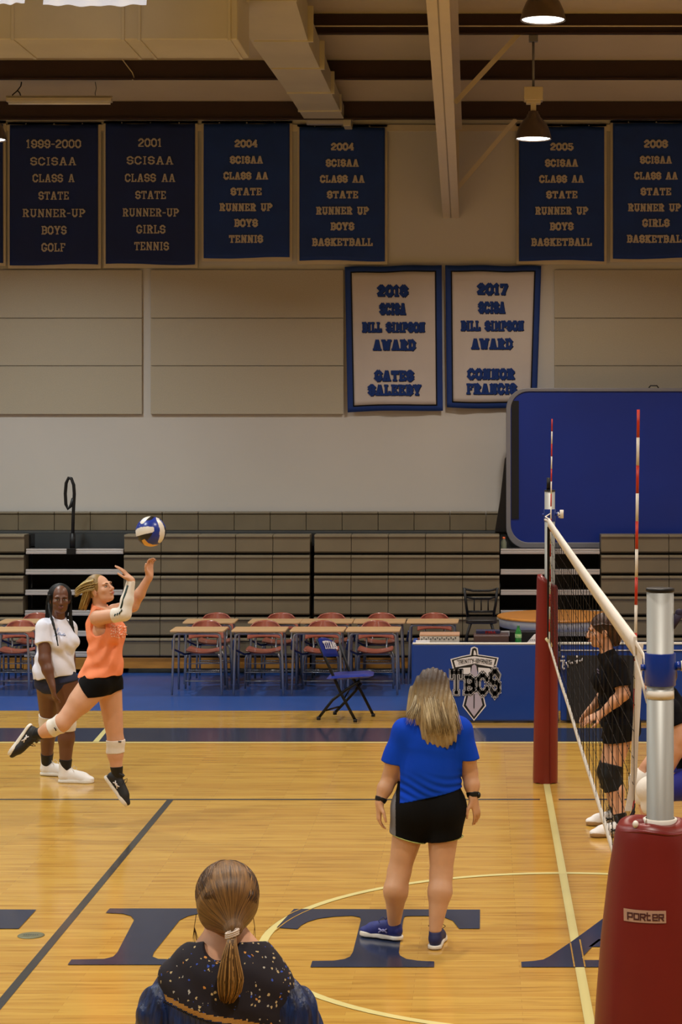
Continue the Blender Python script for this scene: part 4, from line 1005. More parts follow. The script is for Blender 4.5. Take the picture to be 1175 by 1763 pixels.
for i in range(rings+1):
    th = PI*i/rings
    for k in range(seg):
        a = 2*PI*k/seg; mb.v.append((bc[0]+math.sin(th)*math.cos(a)*R_, bc[1]+math.sin(th)*math.sin(a)*R_, bc[2]+math.cos(th)*R_))
for m in BM: mb.mat(m)
for i in range(rings):
    for k in range(seg):
        th = PI*(i+.5)/rings; a = 2*PI*(k+.5)/seg; x, z = math.sin(th)*math.cos(a), math.cos(th)
        mb.mi = 1 if any(inside(q, x, z) for q in WHITE_) else (3 if any(inside(q, x, z) for q in GOLD_) else (2 if any(inside(q, x, z) for q in BLACK_) else 0))
        q = i*seg+k; r2 = i*seg+(k+1) % seg; mb.face([q+seg, r2+seg, r2, q], True)
mb.build('panels', None, t, fixn=False)
# ================================================================== PEOPLE
# A body is one surface grown from blended limb volumes (distance field -> surface net), so limbs taper and join smoothly.
A3 = lambda *p: np.array(p, dtype=float)
def unit(v): v = np.array(v, float); return v/np.linalg.norm(v)
class Field:
    def __init__(s, lo, hi, h):
        s.h = h; s.lo = np.array(lo, float); s.n = np.ceil((np.array(hi)-s.lo)/h).astype(int)+1
        s.v = np.full(s.n, 0.5, np.float32)
    def region(s, a, b, pad):
        i0 = np.maximum(0, np.floor((np.minimum(a, b)-pad-s.lo)/s.h).astype(int)); i1 = np.minimum(s.n, np.ceil((np.maximum(a, b)+pad-s.lo)/s.h).astype(int)+1)
        if np.any(i1 <= i0): return None
        ax = [(s.lo[k]+np.arange(i0[k], i1[k])*s.h).astype(np.float32) for k in range(3)]
        return tuple(slice(i0[k], i1[k]) for k in range(3)), ax[0][:,None,None], ax[1][None,:,None], ax[2][None,None,:]
    def put(s, sl, d, k, sub=False):
        o = s.v[sl]
        if sub:
            s.v[sl] = np.maximum(o, -d); return
        if k > 0:
            hh = np.maximum(k-np.abs(o-d), 0)/k; s.v[sl] = np.minimum(o, d)-hh*hh*k*.25
        else: s.v[sl] = np.minimum(o, d)
    def cone(s, a, b, ra, rb, k=.02, flat=None, clip=None, sub=False, disp=None):
        a = np.array(a, float); b = np.array(b, float); R = max(ra, rb); g = s.region(a, b, R*(max(1, flat[1]) if flat else 1)+k+.012)
        if g is None: return s
        sl, X, Y, Z = g; ab = b-a; L2 = float(ab@ab)+1e-12
        dx = X-a[0]; dy = Y-a[1]; dz = Z-a[2]
        t = np.clip((dx*ab[0]+dy*ab[1]+dz*ab[2])/L2, 0, 1)
        qx = dx-t*ab[0]; qy = dy-t*ab[1]; qz = dz-t*ab[2]; m = 1.0
        if flat:
            u = unit(flat[0]); f = flat[1]; c_ = (qx*u[0]+qy*u[1]+qz*u[2])*(1/f-1); qx = qx+u[0]*c_; qy = qy+u[1]*c_; qz = qz+u[2]*c_; m = min(f, 1)
        d = (np.sqrt(qx*qx+qy*qy+qz*qz)-(ra+(rb-ra)*t))*m
        if disp: d = d+disp(X, Y, Z)
        for (p, nrm) in (clip or []):
            nrm = unit(nrm); d = np.maximum(d, (X-p[0])*nrm[0]+(Y-p[1])*nrm[1]+(Z-p[2])*nrm[2])
        s.put(sl, d.astype(np.float32), k, sub); return s
    def ell(s, c, r, B=None, k=.015, sub=False):
        c = np.array(c, float); B = np.eye(3) if B is None else B; R = max(r); g = s.region(c, c, R+k+.012)
        if g is None: return s
        sl, X, Y, Z = g; dx = X-c[0]; dy = Y-c[1]; dz = Z-c[2]
        q = [(dx*B[i][0]+dy*B[i][1]+dz*B[i][2])/r[i] for i in range(3)]
        l = np.sqrt(q[0]**2+q[1]**2+q[2]**2); d = (l-1)*min(r)
        s.put(sl, d.astype(np.float32), k, sub); return s
    def chain(s, pts, rs, k=.02, **kw):
        for i in range(len(pts)-1): s.cone(pts[i], pts[i+1], rs[i], rs[i+1], k, **kw)
        return s
    def cut(s, p, nrm):   # remove everything on the normal's side of the plane
        nrm = unit(nrm); ax = [(s.lo[k]+np.arange(s.n[k])*s.h).astype(np.float32) for k in range(3)]
        s.v = np.maximum(s.v, ((ax[0][:,None,None]-p[0])*nrm[0]+(ax[1][None,:,None]-p[1])*nrm[1]+(ax[2][None,None,:]-p[2])*nrm[2]).astype(np.float32)); return s
    def ripple(s, fn):
        ax = [(s.lo[k]+np.arange(s.n[k])*s.h).astype(np.float32) for k in range(3)]
        s.v = s.v+fn(ax[0][:,None,None], ax[1][None,:,None], ax[2][None,None,:]).astype(np.float32); return s
    def net(s):
        v = s.v; neg = v < 0
        nx, ny, nz = v.shape; cnt = np.zeros((nx-1, ny-1, nz-1), np.int8)
        cs = [(i,j,k) for i in (0,1) for j in (0,1) for k in (0,1)]
        for i,j,k in cs: cnt += neg[i:nx-1+i, j:ny-1+j, k:nz-1+k]
        act = np.argwhere((cnt > 0) & (cnt < 8))
        idx = np.full((nx-1, ny-1, nz-1), -1, np.int32); idx[act[:,0],act[:,1],act[:,2]] = np.arange(len(act))
        val = {q: v[act[:,0]+q[0], act[:,1]+q[1], act[:,2]+q[2]] for q in cs}
        acc = np.zeros((len(act), 3)); num = np.zeros(len(act))
        for a in cs:
            for d in range(3):
                if a[d] == 0:
                    b = list(a); b[d] = 1; b = tuple(b); va, vb = val[a], val[b]; m = (va < 0) != (vb < 0)
                    t = np.where(m, va/np.where(m, va-vb, 1), 0); p = np.array(a, float)[None,:].repeat(len(act), 0); p[:,d] = t
                    acc += p*m[:,None]; num += m
        P = (act+acc/num[:,None])*s.h+s.lo
        F_ = []
        for d in range(3):
            e1, e2 = (d+1) % 3, (d+2) % 3
            sa = [slice(0, v.shape[q]) for q in range(3)]; sb_ = list(sa); sa[d] = slice(0, v.shape[d]-1); sb_[d] = slice(1, v.shape[d])
            na = neg[tuple(sa)]; nb_ = neg[tuple(sb_)]; ed = np.argwhere(na != nb_)
            ok = (ed[:,e1] > 0) & (ed[:,e2] > 0) & (ed[:,e1] < v.shape[e1]-1) & (ed[:,e2] < v.shape[e2]-1); ed = ed[ok]
            if len(ed) == 0: continue
            flip = na[ed[:,0],ed[:,1],ed[:,2]]
            q = []
            for o1, o2 in ((-1,-1),(0,-1),(0,0),(-1,0)):
                c_ = ed.copy(); c_[:,e1] += o1; c_[:,e2] += o2; q.append(idx[c_[:,0],c_[:,1],c_[:,2]])
            q = np.stack(q, 1); q[~flip] = q[~flip][:, ::-1]; F_.append(q)
        return P, np.concatenate(F_)
def surf(name, field, m, parent, mats=None, pick=None, extra=None, smooth_it=1):
    P, Q = field.net()
    for _ in range(smooth_it):   # light Laplacian pass
        acc = np.zeros_like(P); n = np.zeros(len(P))
        for a, b in ((0,1),(1,2),(2,3),(3,0)):
            np.add.at(acc, Q[:,a], P[Q[:,b]]); np.add.at(n, Q[:,a], 1)
        P = P*.5+acc/np.maximum(n,1)[:,None]*.5
    ms = mats or [m]; mi = np.zeros(len(Q), int)
    if pick is not None: mi = pick(P[Q].mean(1)).astype(int)
    V = [tuple(p) for p in P]; Fc = Q.tolist(); Mi = mi.tolist(); 
    if extra is not None:
        off = len(V)
        for mm in extra.mats:
            if mm not in ms: ms = ms+[mm]
        V += extra.v; Fc += [[i+off for i in f] for f in extra.f]; Mi += [ms.index(extra.mats[i]) for i in extra.m]
    par = parent.location if parent is not None and parent.parent is None else Vector((0,0,0))
    me = bpy.data.meshes.new(name); me.from_pydata([(x-par[0], y-par[1], z-par[2]) for x, y, z in V], [], Fc)
    for q in ms: me.materials.append(q)
    me.polygons.foreach_set('material_index', Mi); me.polygons.foreach_set('use_smooth', [True]*len(Fc)); me.update()
    o = bpy.data.objects.new(name, me); COL.objects.link(o); o.parent = parent
    return o
def basis(fwd, up):
    f = unit(fwd); r = unit(np.cross(f, up)); u = np.cross(r, f); return np.array([r, f, u])   # rows: right, forward, up
def head(S, c, B, k=1.0, ex=None, iris=None, lip=None, brow=None, closed=False):
    T = lambda x, y, z: c+k*(x*B[0]+y*B[1]+z*B[2])
    S.ell(T(0,-.012,.030), (.074*k,.094*k,.086*k), B, .01); S.ell(T(0,.030,-.035), (.060*k,.060*k,.072*k), B, .02)
    S.cone(T(-.026,.035,-.078), T(.026,.035,-.078), .026*k, .026*k, .025); S.ell(T(0,.064,-.092), (.020*k,.020*k,.018*k), B, .02)
    for sx in (-1, 1):
        S.ell(T(sx*.040,.062,-.022), (.024*k,.022*k,.020*k), B, .02); S.ell(T(sx*.030,.080,.022), (.026*k,.012*k,.010*k), B, .012)
        S.ell(T(sx*.031,.098,.000), (.018*k,.016*k,.010*k), B, sub=True)
        S.ell(T(sx*.075,-.008,-.012), (.009*k,.019*k,.032*k), B, .006)
    S.cone(T(0,.088,.010), T(0,.110,-.030), .0085*k, .0125*k, .012); S.cone(T(-.011,.098,-.034), T(.011,.098,-.034), .008*k, .008*k, .006)
    S.ell(T(0,.093,-.056), (.023*k,.0095*k,.0055*k), B, .004); S.ell(T(0,.091,-.066), (.020*k,.010*k,.0065*k), B, .004)
    if ex is not None:
        for sx in (-1, 1):
            R_ = Matrix((tuple(B[0]), tuple(B[1]), tuple(B[2]))).transposed()
            ex.mat(M_EYEW).ball(tuple(T(sx*.031,.0800,.000)), (.0135*k,.0105*k,.0068*k), 14, 8, R=R_)
            ex.mat(iris or M_IRIS).ball(tuple(T(sx*.031,.0868,.0005)), (.0062*k,.0048*k,.0062*k), 10, 6, R=R_)
            ex.mat(brow or M_BROWH).tube([tuple(T(sx*.014,.0945,.0185)), tuple(T(sx*.030,.0935,.0245)), tuple(T(sx*.048,.080,.019))], [.0025,.0034,.0015], 6)
            ex.mat(brow or M_BROWH).tube([tuple(T(sx*.017,.090,.004)), tuple(T(sx*.031,.0935,.0085)), tuple(T(sx*.045,.086,.004))], [.001,.0016,.001], 5)
        ex.mat(lip or M_LIP).tube([tuple(T(-.021,.0965,-.0600)), tuple(T(-.008,.1035,-.0565)), tuple(T(0,.1035,-.058)), tuple(T(.008,.1035,-.0565)), tuple(T(.021,.0965,-.0600))], [.0012,.0035,.003,.0035,.0012], 8)
        ex.mat(lip or M_LIP).tube([tuple(T(-.019,.0955,-.0625)), tuple(T(0,.1025,-.0655)), tuple(T(.019,.0955,-.0625))], [.0012,.0042,.0012], 8)
    return T
def hand(S, w, d, n, curl=.35, k=1.0, spread=.12, thumb=1.0):
    """wrist w, direction d of the palm, palm normal n (the side the fingers curl to); thumb side = thumb * (d x n)"""
    d = unit(d); n = unit(n-np.dot(n, d)*d); t = np.cross(d, n)*thumb; w = np.array(w, float)
    S.cone(w-d*.01, w+d*.03*k, .022*k, .028*k, .02, flat=(n,.62)); S.cone(w+d*.03*k, w+d*.078*k, .032*k, .036*k, .015, flat=(n,.40))
    for off, L_, r in ((.0285,.070,.0085),(.0095,.078,.0088),(-.0095,.073,.0084),(-.0275,.058,.0075)):
        p = w+d*.088*k+t*off*k; dd = unit(d+t*off*spread*40*.1); a = .15+curl*.35
        for sgm, (fr, rr) in enumerate(((.45,1.0),(.30,.9),(.25,.8))):
            v = dd*math.cos(a)+n*math.sin(a); q = p+v*L_*fr*k; S.cone(p, q, r*rr*k, r*rr*.92*k, .003); p = q; a += curl*(1.0 if sgm == 0 else .8)
    p = w+d*.022*k+t*.026*k+n*.006; q = p+unit(t*.75+d*.65+n*.25)*.038*k; S.cone(p, q, .0135*k, .0105*k, .010); q2 = q+unit(d*.9+t*.35+n*.25)*.030*k; S.cone(q, q2, .0100*k, .0088*k, .003); S.cone(q2, q2+unit(d*.95+t*.1+n*.25)*.024*k, .0088*k, .0078*k, .003)
def shoe(parent, ankle, toe, up, upper, sole, name='shoe', k=1.0, high=.0, laces=None, mark=None):
    B = basis(toe, up); lo = (-.075,-.11,-.02); S = Field(lo, (.075,.24,.24), .004)
    S.cone((0,-.042,.045),(0,.10,.038),.040,.040,.02, flat=((1,0,0),.86)); S.ell((0.0,.145,.028),(.042,.055,.028),k=.03); S.cone((0,.02,.075),(0,.12,.045),.028,.028,.03)
    S.cone((0,-.035,.06),(0,-.030,.105+high),.036+max(0,high-.03)*.2,.037+max(0,high-.03)*.30,.02); pass
    S.cut((0,0,.108+high),(0,-.25,1)); s2 = Field(lo, (.075,.24,.06), .004)
    for (y0, y1, r0, r1) in ((-.045,.03,.041,.036),(.03,.14,.036,.045),(.14,.155,.045,.042)): s2.cone((0,y0,.012),(0,y1,.012),r0,r1,.02)
    s2.cut((0,0,.024),(0,-.04,1)); s2.cut((0,0,0),(0,0,-1)); S.cut((0,0,.012),(0,0,-1))
    def place(f, m, nm, par):
        P, Q = f.net(); w_ = (P*k-np.array([0,-.03*k,.085*k]))@B+np.array(ankle)
        me = bpy.data.meshes.new(nm); pl = person_root.location
        me.from_pydata([(p[0]-pl[0],p[1]-pl[1],p[2]-pl[2]) for p in w_], [], Q.tolist()); me.materials.append(m); me.polygons.foreach_set('use_smooth',[True]*len(Q)); me.update()
        o = bpy.data.objects.new(nm, me); COL.objects.link(o); o.parent = par; return o
    u = place(S, upper, name, parent); place(s2, sole, 'sole', u)
    def tp(x, y, z): return tuple((np.array([x,y,z])*k-np.array([0,-.03*k,.085*k]))@B+np.array(ankle))
    if laces is not None:
        mb = MB()
        for i in range(5): y = .03+i*.022; z = .098-i*.0105; mb.tube([tp(-.022,y,z-.008), tp(0,y+.004,z+.004), tp(.022,y,z-.008)], .0028, 5)
        for sx in (-1,1): mb.tube([tp(0,.025,.104), tp(sx*.03,.03,.125), tp(sx*.05,.045,.105), tp(sx*.03,.05,.09)], .002, 5)
        wparts(mb, 'laces', laces, u)
    if mark is not None:
        mb = MB()
        for sx in (-1,1):
            for dz in (0,): mb.tube([tp(sx*.0405,-.005,.062), tp(sx*.042,.02,.045), tp(sx*.041,.05,.058)], .005, 6); mb.tube([tp(sx*.041,-.005,.040), tp(sx*.042,.02,.056), tp(sx*.0405,.05,.036)], .005, 6)
        wparts(mb, 'side_mark', mark, u)
    return u
def wparts(mb, name, m, parent):   # build world-space geometry under the current person (root without rotation)
    pl = person_root.location; mb.v = [(p[0]-pl[0], p[1]-pl[1], p[2]-pl[2]) for p in mb.v]
    me = bpy.data.meshes.new(name); me.from_pydata(mb.v, [], mb.f)
    for q in (mb.mats or [m]): me.materials.append(q)
    if mb.mats: me.polygons.foreach_set('material_index', mb.m)
    me.polygons.foreach_set('use_smooth', [True]*len(mb.f)); me.update()
    o = bpy.data.objects.new(name, me); COL.objects.link(o); o.parent = parent; return o
def hairmat(name, c1, c2, scale=60, st=(1,1,.07), top=None, zr=None):
    m = mat(name, c1, .42, rgb2=c2, nscale=scale, stretch=st, bump=.4, bscale=scale*2, ns_detail=4, spec=.4)
    if top:     # grown-out darker roots: the hair itself changes colour along its length
        nt = m.node_tree; b = nt.nodes['Principled BSDF']; src = b.inputs['Base Color'].links[0].from_socket
        tc = nt.nodes.new('ShaderNodeTexCoord'); sp = nt.nodes.new('ShaderNodeSeparateXYZ'); nt.links.new(tc.outputs['Object'], sp.inputs[0])
        mr = nt.nodes.new('ShaderNodeMapRange'); mr.inputs['From Min'].default_value = zr[0]; mr.inputs['From Max'].default_value = zr[1]; nt.links.new(sp.outputs['Z'], mr.inputs['Value'])
        mx = nt.nodes.new('ShaderNodeMix'); mx.data_type = 'RGBA'; nt.links.new(mr.outputs[0], mx.inputs[0]); nt.links.new(src, mx.inputs[6]); mx.inputs[7].default_value = (*lin(top), 1); nt.links.new(mx.outputs[2], b.inputs['Base Color'])
    return m
def radial_hair(name, dark, light, c_, axis):   # streaks that run toward the hair tie
    m = mat(name, dark, .4, spec=.5); nt = m.node_tree; b = nt.nodes['Principled BSDF']; L = nt.links.new
    e1 = unit(np.cross(axis, (0,0,1))); e2 = np.cross(axis, e1); pl = np.array(person_root.location)
    tc = nt.nodes.new('ShaderNodeTexCoord'); sb_ = nt.nodes.new('ShaderNodeVectorMath'); sb_.operation = 'SUBTRACT'; L(tc.outputs['Object'], sb_.inputs[0]); sb_.inputs[1].default_value = tuple(c_-pl)
    o_ = []
    for e in (e1, e2, axis):
        d = nt.nodes.new('ShaderNodeVectorMath'); d.operation = 'DOT_PRODUCT'; L(sb_.outputs[0], d.inputs[0]); d.inputs[1].default_value = tuple(e); o_.append(d.outputs['Value'])
    at = nt.nodes.new('ShaderNodeMath'); at.operation = 'ARCTAN2'; L(o_[0], at.inputs[0]); L(o_[1], at.inputs[1])
    cb_ = nt.nodes.new('ShaderNodeCombineXYZ'); L(at.outputs[0], cb_.inputs[0]); L(o_[2], cb_.inputs[1])
    mp = nt.nodes.new('ShaderNodeMapping'); mp.inputs['Scale'].default_value = (14, 9, 1); L(cb_.outputs[0], mp.inputs['Vector'])
    n = nt.nodes.new('ShaderNodeTexNoise'); n.inputs['Scale'].default_value = 1.0; n.inputs['Detail'].default_value = 6; n.inputs['Roughness'].default_value = .7; L(mp.outputs[0], n.inputs['Vector'])
    r = nt.nodes.new('ShaderNodeValToRGB'); r.color_ramp.elements[0].position = .36; r.color_ramp.elements[1].position = .72; r.color_ramp.elements[0].color = (*lin(dark),1); r.color_ramp.elements[1].color = (*lin(light),1)
    L(n.outputs['Fac'], r.inputs[0]); L(r.outputs[0], b.inputs['Base Color'])
    bp = nt.nodes.new('ShaderNodeBump'); bp.inputs['Strength'].default_value = .7; bp.inputs['Distance'].default_value = .004; L(n.outputs['Fac'], bp.inputs['Height']); L(bp.outputs[0], b.inputs['Normal'])
    return m
def hv(base, dark, light):
    out = []
    for i, u in enumerate((0.0, .35, .7, 1.0)):
        c_ = tuple(dark[j]*(1-u)+light[j]*u for j in range(3)); out.append(mat('%s_%d' % (base, i), c_, .38, spec=.45))
    return out
def knee_band(parent, a, c_, b, r, m, name='knee_pad', th=.004):
    S = Field(np.minimum(np.minimum(a, b), c_)-r-.03, np.maximum(np.maximum(a, b), c_)+r+.03, .004)
    a, b, c_ = map(np.array, (a, b, c_)); ua = unit(a-c_); ub = unit(b-c_)
    S.cone(a+ua*.05, c_, r[0]+th if hasattr(r,'__len__') else r+th, r+th, .01, clip=[(a, ua)]); S.cone(c_, b+ub*.05, r+th, r+th, .01, clip=[(b, ub)])
    return surf(name, S, m, parent)

def wrap(name, pts, rs, p0, p1, inf, m, par=None):   # a sleeve of cloth that follows the limb between two points
    pts = [np.array(q, float) for q in pts]; p0 = np.array(p0); p1 = np.array(p1); c_ = (p0+p1)/2; e = np.abs(p1-p0)/2+.11
    S = Field(c_-e, c_+e, .004); S.chain(pts, [r+inf for r in rs], .03); ax = unit(p1-p0); S.cut(p1, ax); S.cut(p0, -ax)
    return surf(name, S, m, par or t)
def lerp(a, b, u): return np.array(a)*(1-u)+np.array(b)*u
# ------------------------------------------------------------------ woman in blue T-shirt seen from behind
person_root = t = thing('person', 'woman in blue T-shirt and black shorts standing with her back to the camera', 'person', tuple(F(705,1628)))
Dp = 11.80; J = lambda px, py, dd=0: W(px, py, Dp+dd)
hipL, hipR = J(712,1395), J(765,1393); knL, knR = J(688,1500,.0), J(759,1507,.02); anL, anR = J(679,1591,.05), J(750,1600,-.12)
knR = J(760,1505,-.04)
shL, shR = J(697,1262), J(792,1258); elL, elR = J(673,1337,.02), J(809,1330,.02); wrL, wrR = J(654,1382,-.02), J(815,1374,-.02)
waist, chest, neckb = J(738,1335), J(744,1285), J(746,1240,.02); hc = J(747,1190,.05)
B = basis((.12,1,-.08), (0.02,.08,1))
lo = np.min([wrL, wrR, anL, hc], 0)+A3(-.12,-.35,-.12); hi = np.max([wrL, wrR, hc], 0)+A3(.14,.30,.2); lo[2] = 0
yx = (0,1,0)
def torso(S, inf=0.0, k=.04):
    S.cone(hipL+A3(.02,0,.02), hipR+A3(-.02,0,.02), .128+inf, .128+inf, k, flat=(yx,.92)); S.cone(J(738,1385), waist, .165+inf, .150+inf, k, flat=(yx,.72))
    S.cone(waist, chest, .150+inf, .160+inf, k, flat=(yx,.70)); S.cone(chest, J(745,1262), .155+inf, .12+inf, k, flat=(yx,.62)); S.cone(shL, shR, .058+inf, .058+inf, k)
    for hx in (hipL, hipR): S.ell(hx+A3(0,-.06,-.0), (.088+inf,.085+inf,.10+inf), k=k)
S = Field(lo, hi, .005); ex = MB()
torso(S); S.cone(neckb, hc-A3(0,.02,.06), .058, .052, .03)
S.chain([hipL, knL, J(682,1535,-.02), anL], [.108,.062,.066,.036], .03); S.cone(knL, J(680,1530,-.05), .052,.056,.03)
S.chain([hipR, knR, J(758,1535,-.08), anR], [.108,.062,.066,.036], .03)
S.chain([shL, J(680,1310,.0), elL, J(663,1358), wrL], [.060,.056,.046,.043,.026], .02); S.chain([shR, J(804,1300), elR, J(813,1352), wrR], [.060,.056,.046,.043,.026], .02)
for an, tv in ((anL, A3(-.85,.5,0)), (anR, A3(.12,1,0))): S.cone(an, an+unit(tv)*.05-A3(0,0,.05), .030,.018,.01)
hand(S, wrL, unit(A3(-.05,.05,-1)), unit(A3(1,.25,0)), curl=.38, k=.98, thumb=1); hand(S, wrR, unit(A3(.25,.15,-1)), unit(A3(-.85,.55,0)), curl=.22, k=.98, spread=.5, thumb=-1)
head(S, hc, B, 1.0, ex)
surf('body', S, M_SKIN, t, extra=ex)
# T-shirt
S = Field(lo, hi, .005); torso(S, .018); S.cone(J(738,1352), J(738,1330), .180, .176, .03, flat=(yx,.78))
S.cone(shL, J(677,1318,-.0), .074, .076, .03); S.cone(shR, J(805,1312), .074, .076, .03)
S.cone(neckb, neckb+A3(0,0,.06), .065,.060,.02)
S.v = np.maximum(S.v, 0) if False else S.v
ax_ = J(678,1316); v1 = unit(J(677,1318)-shL); v2 = unit(J(805,1312)-shR)
def armcut(S, c_, nrm, rad):
    g = S.region(c_, c_, rad)
    sl, X, Y, Z = g; d = (X-c_[0])*nrm[0]+(Y-c_[1])*nrm[1]+(Z-c_[2])*nrm[2]; S.v[sl] = np.maximum(S.v[sl], d.astype(np.float32))
# cut sleeves only outside the trunk
def sleeve_cut(S, x_in, side, c_, nrm):
    ax = [(S.lo[k]+np.arange(S.n[k])*S.h).astype(np.float32) for k in range(3)]; X = ax[0][:,None,None]
    d = ((X-c_[0])*nrm[0]+(ax[1][None,:,None]-c_[1])*nrm[1]+(ax[2][None,None,:]-c_[2])*nrm[2])
    msk = (X < x_in) if side < 0 else (X > x_in)
    S.v = np.where(msk, np.maximum(S.v, d.astype(np.float32)), S.v)
sleeve_cut(S, J(689,0)[0], -1, J(675,1313), unit(A3(-.25,0,-1))); sleeve_cut(S, J(797,0)[0], 1, J(808,1307), unit(A3(.05,0,-1)))
S.cut(J(739,1367), A3(.21,0,-1)); S.cut(neckb+A3(0,.01,.035), A3(0,.2,1))
hz = J(0,1340)[2]
S.ripple(lambda X, Y, Z: .0042*np.sin((Z*1.0+X*.30+.02*np.sin(X*14))*135)*np.clip((hz+.06-Z)/.10, 0, 1)*np.clip((Z-(J(0,1367)[2]+(X-J(739,0)[0])*.21))/.03,0,1)+.004*np.sin(X*38+Z*14)*np.clip((Z-hz)/.2, 0, 1))
M_TEE = mat('cotton_royal', (0,60,184), .85, spec=.2, noise=.05, nscale=5, bump=.12, bscale=25)
surf('t_shirt', S, M_TEE, t)
# shorts
S = Field(lo, hi, .005); torso(S, .014)
S.cone(hipL, hipL+(knL-hipL)*.5, .128, .104, .03, clip=[(J(700,1441), unit(A3(-.30,0,-1)))]); S.cone(hipR, hipR+(knR-hipR)*.5, .128, .104, .03, clip=[(J(768,1443), unit(A3(.12,0,-1)))])
S.cut(J(738,1345), A3(0,0,1)); S.cut(J(735,1452), A3(0,0,-1))
M_SHB = mat('shorts_black', (8,8,9), .85, spec=.15, noise=.1, nscale=6); M_SHG = mat('shorts_grey', (112,112,116), .7); M_TRIM = mat('trim_lime', (160,170,96), .6)
xg = J(679,0)[0]
def pk(c_):
    g = (c_[:,0] < xg+.012) & (c_[:,2] > 0)
    return np.where(g, 1, 0)
surf('shorts', S, M_SHB, t, mats=[M_SHB, M_SHG], pick=pk)
mb = MB()
for hx, kn, cx_, cz_, r_, nn_ in ((hipL, knL, 703, 1441, .108, A3(-.30,0,-1)), (hipR, knR, 768, 1443, .100, A3(.12,0,-1))):
    c_ = J(cx_, cz_); nn_ = unit(nn_); e1 = unit(np.cross(nn_, yx)); e2 = np.cross(nn_, e1)
    mb.tube([tuple(c_+e1*math.cos(a)*r_+e2*math.sin(a)*r_*1.0) for a in [2*PI*i/36 for i in range(37)]], .0035, 6)
wparts(mb, 'hem_trim', M_TRIM, t)
for (wr, mid, nm) in ((wrL, J(663,1358), 'wristband'), (wrR, J(813,1352), 'watch')):
    o_ = wrap(nm, [mid, wr], [.043,.026], lerp(wr, mid, .05), lerp(wr, mid, .38 if nm == 'wristband' else .45), .005, M_BLKM)
    if nm == 'watch': mb = MB(); q_ = lerp(wr, mid, .25)+A3(.034,-.006,.0); mb.ball(tuple(q_), (.012,.018,.018), 12, 8); wparts(mb, 'watch_face', M_BLKM, o_)
M_SHN = mat('shoe_navy', (24,36,112), .6, noise=.15, nscale=40, bump=.2, bscale=200)
shoe(t, anL+A3(0,0,-.0), (-.88,.48,0), (0,0,1), M_SHN, M_WHITE, laces=M_SHN, mark=mat('mark_lav', (150,150,200), .5))
shoe(t, A3(anR[0], anR[1], .088), (.10,1,0), (0,0,1), mat('shoe_navy2', (22,30,80), .6), M_WHITE, laces=M_BLKM)
# hair: long, to the shoulder blades, blonde with grey-brown roots
M_HB = hairmat('hair_ash_blonde', (134,116,84), (170,152,114), 70, (1,1,.06), top=(78,68,62), zr=(1.40,1.54))
HB = [hairmat('hair_ash_%d' % i, c_, tuple(v*1.1 for v in c_), 70, (1,1,.06), top=tp_, zr=(1.38,1.54)) for i, (c_, tp_) in enumerate((((104,90,68),(54,48,46)), ((146,130,100),(74,68,66)), ((182,168,134),(98,92,90)), ((206,194,162),(124,118,114))))]
Th = lambda x, y, z: hc+x*B[0]+y*B[1]+z*B[2]
S = Field(hc-A3(.25,.25,.32), hc+A3(.25,.25,.2), .005)
S.ell(Th(0,-.018,.032), (.088,.106,.097), B, .02); S.cone(J(745,1180,-.02), J(752,1235,-.06), .10,.112,.03, flat=(yx,.72)); S.cone(J(750,1225,-.075), J(757,1258,-.10), .112,.108,.02, flat=(yx,.40))
S.cone(J(722,1190,.02), J(709,1228,-.01), .055,.035,.03, flat=(yx,.8)); S.ell(Th(0,.13,-.02), (.075,.09,.11), B, sub=True)
S.ripple(lambda X, Y, Z: .0028*np.sin(X*230+8*np.sin(Z*6))+.0015*np.sin(X*110+Z*20))
ho = surf('hair', S, M_HB, t)
mb = MB()
for i in range(620):
    mb.mat(HB[rng.choice(4)]); a = rng.uniform(-1.0, 1.0); a0_ = a*1.35; rr_ = 1.0
    top = Th(.012*a, -.03+rng.uniform(-.02,.02), .126)
    mid = Th(math.sin(a0_)*.088, -math.cos(a0_)*.108-.018, .03)
    low = J(748+a*38, 1214+rng.uniform(-4,4), -.04-.09*math.cos(a*1.3))
    L_ = rng.uniform(1252, 1270)-6*abs(a)**2; ex_ = 757+a*38+rng.uniform(-4,4)
    if a < -.62: ex_ = 757+a*56+rng.uniform(-5,4); L_ = rng.uniform(1226, 1250)
    end = J(ex_, L_, -.04-.125*math.cos(a*1.2))
    P_ = [top, top*.5+mid*.5+unit(mid-hc)*.030, mid, mid*.45+low*.55+A3(0,-.006,0), low, end]
    Pp = []
    for j in range(len(P_)-1):
        for u in (0,.5): Pp.append(P_[j]*(1-u)+P_[j+1]*u)
    Pp.append(P_[-1]); n_ = len(Pp); sm = [Pp[0]]+[(Pp[j-1]+2*Pp[j]+Pp[j+1])/4 for j in range(1,n_-1)]+[Pp[-1]]
    rr0 = rng.uniform(.0018,.0036); mb.tube([tuple(p) for p in sm], [rr0*(1-.85*(j/(n_-1))**3) for j in range(n_)], 5)
wparts(mb, 'hair_strands', None, ho)

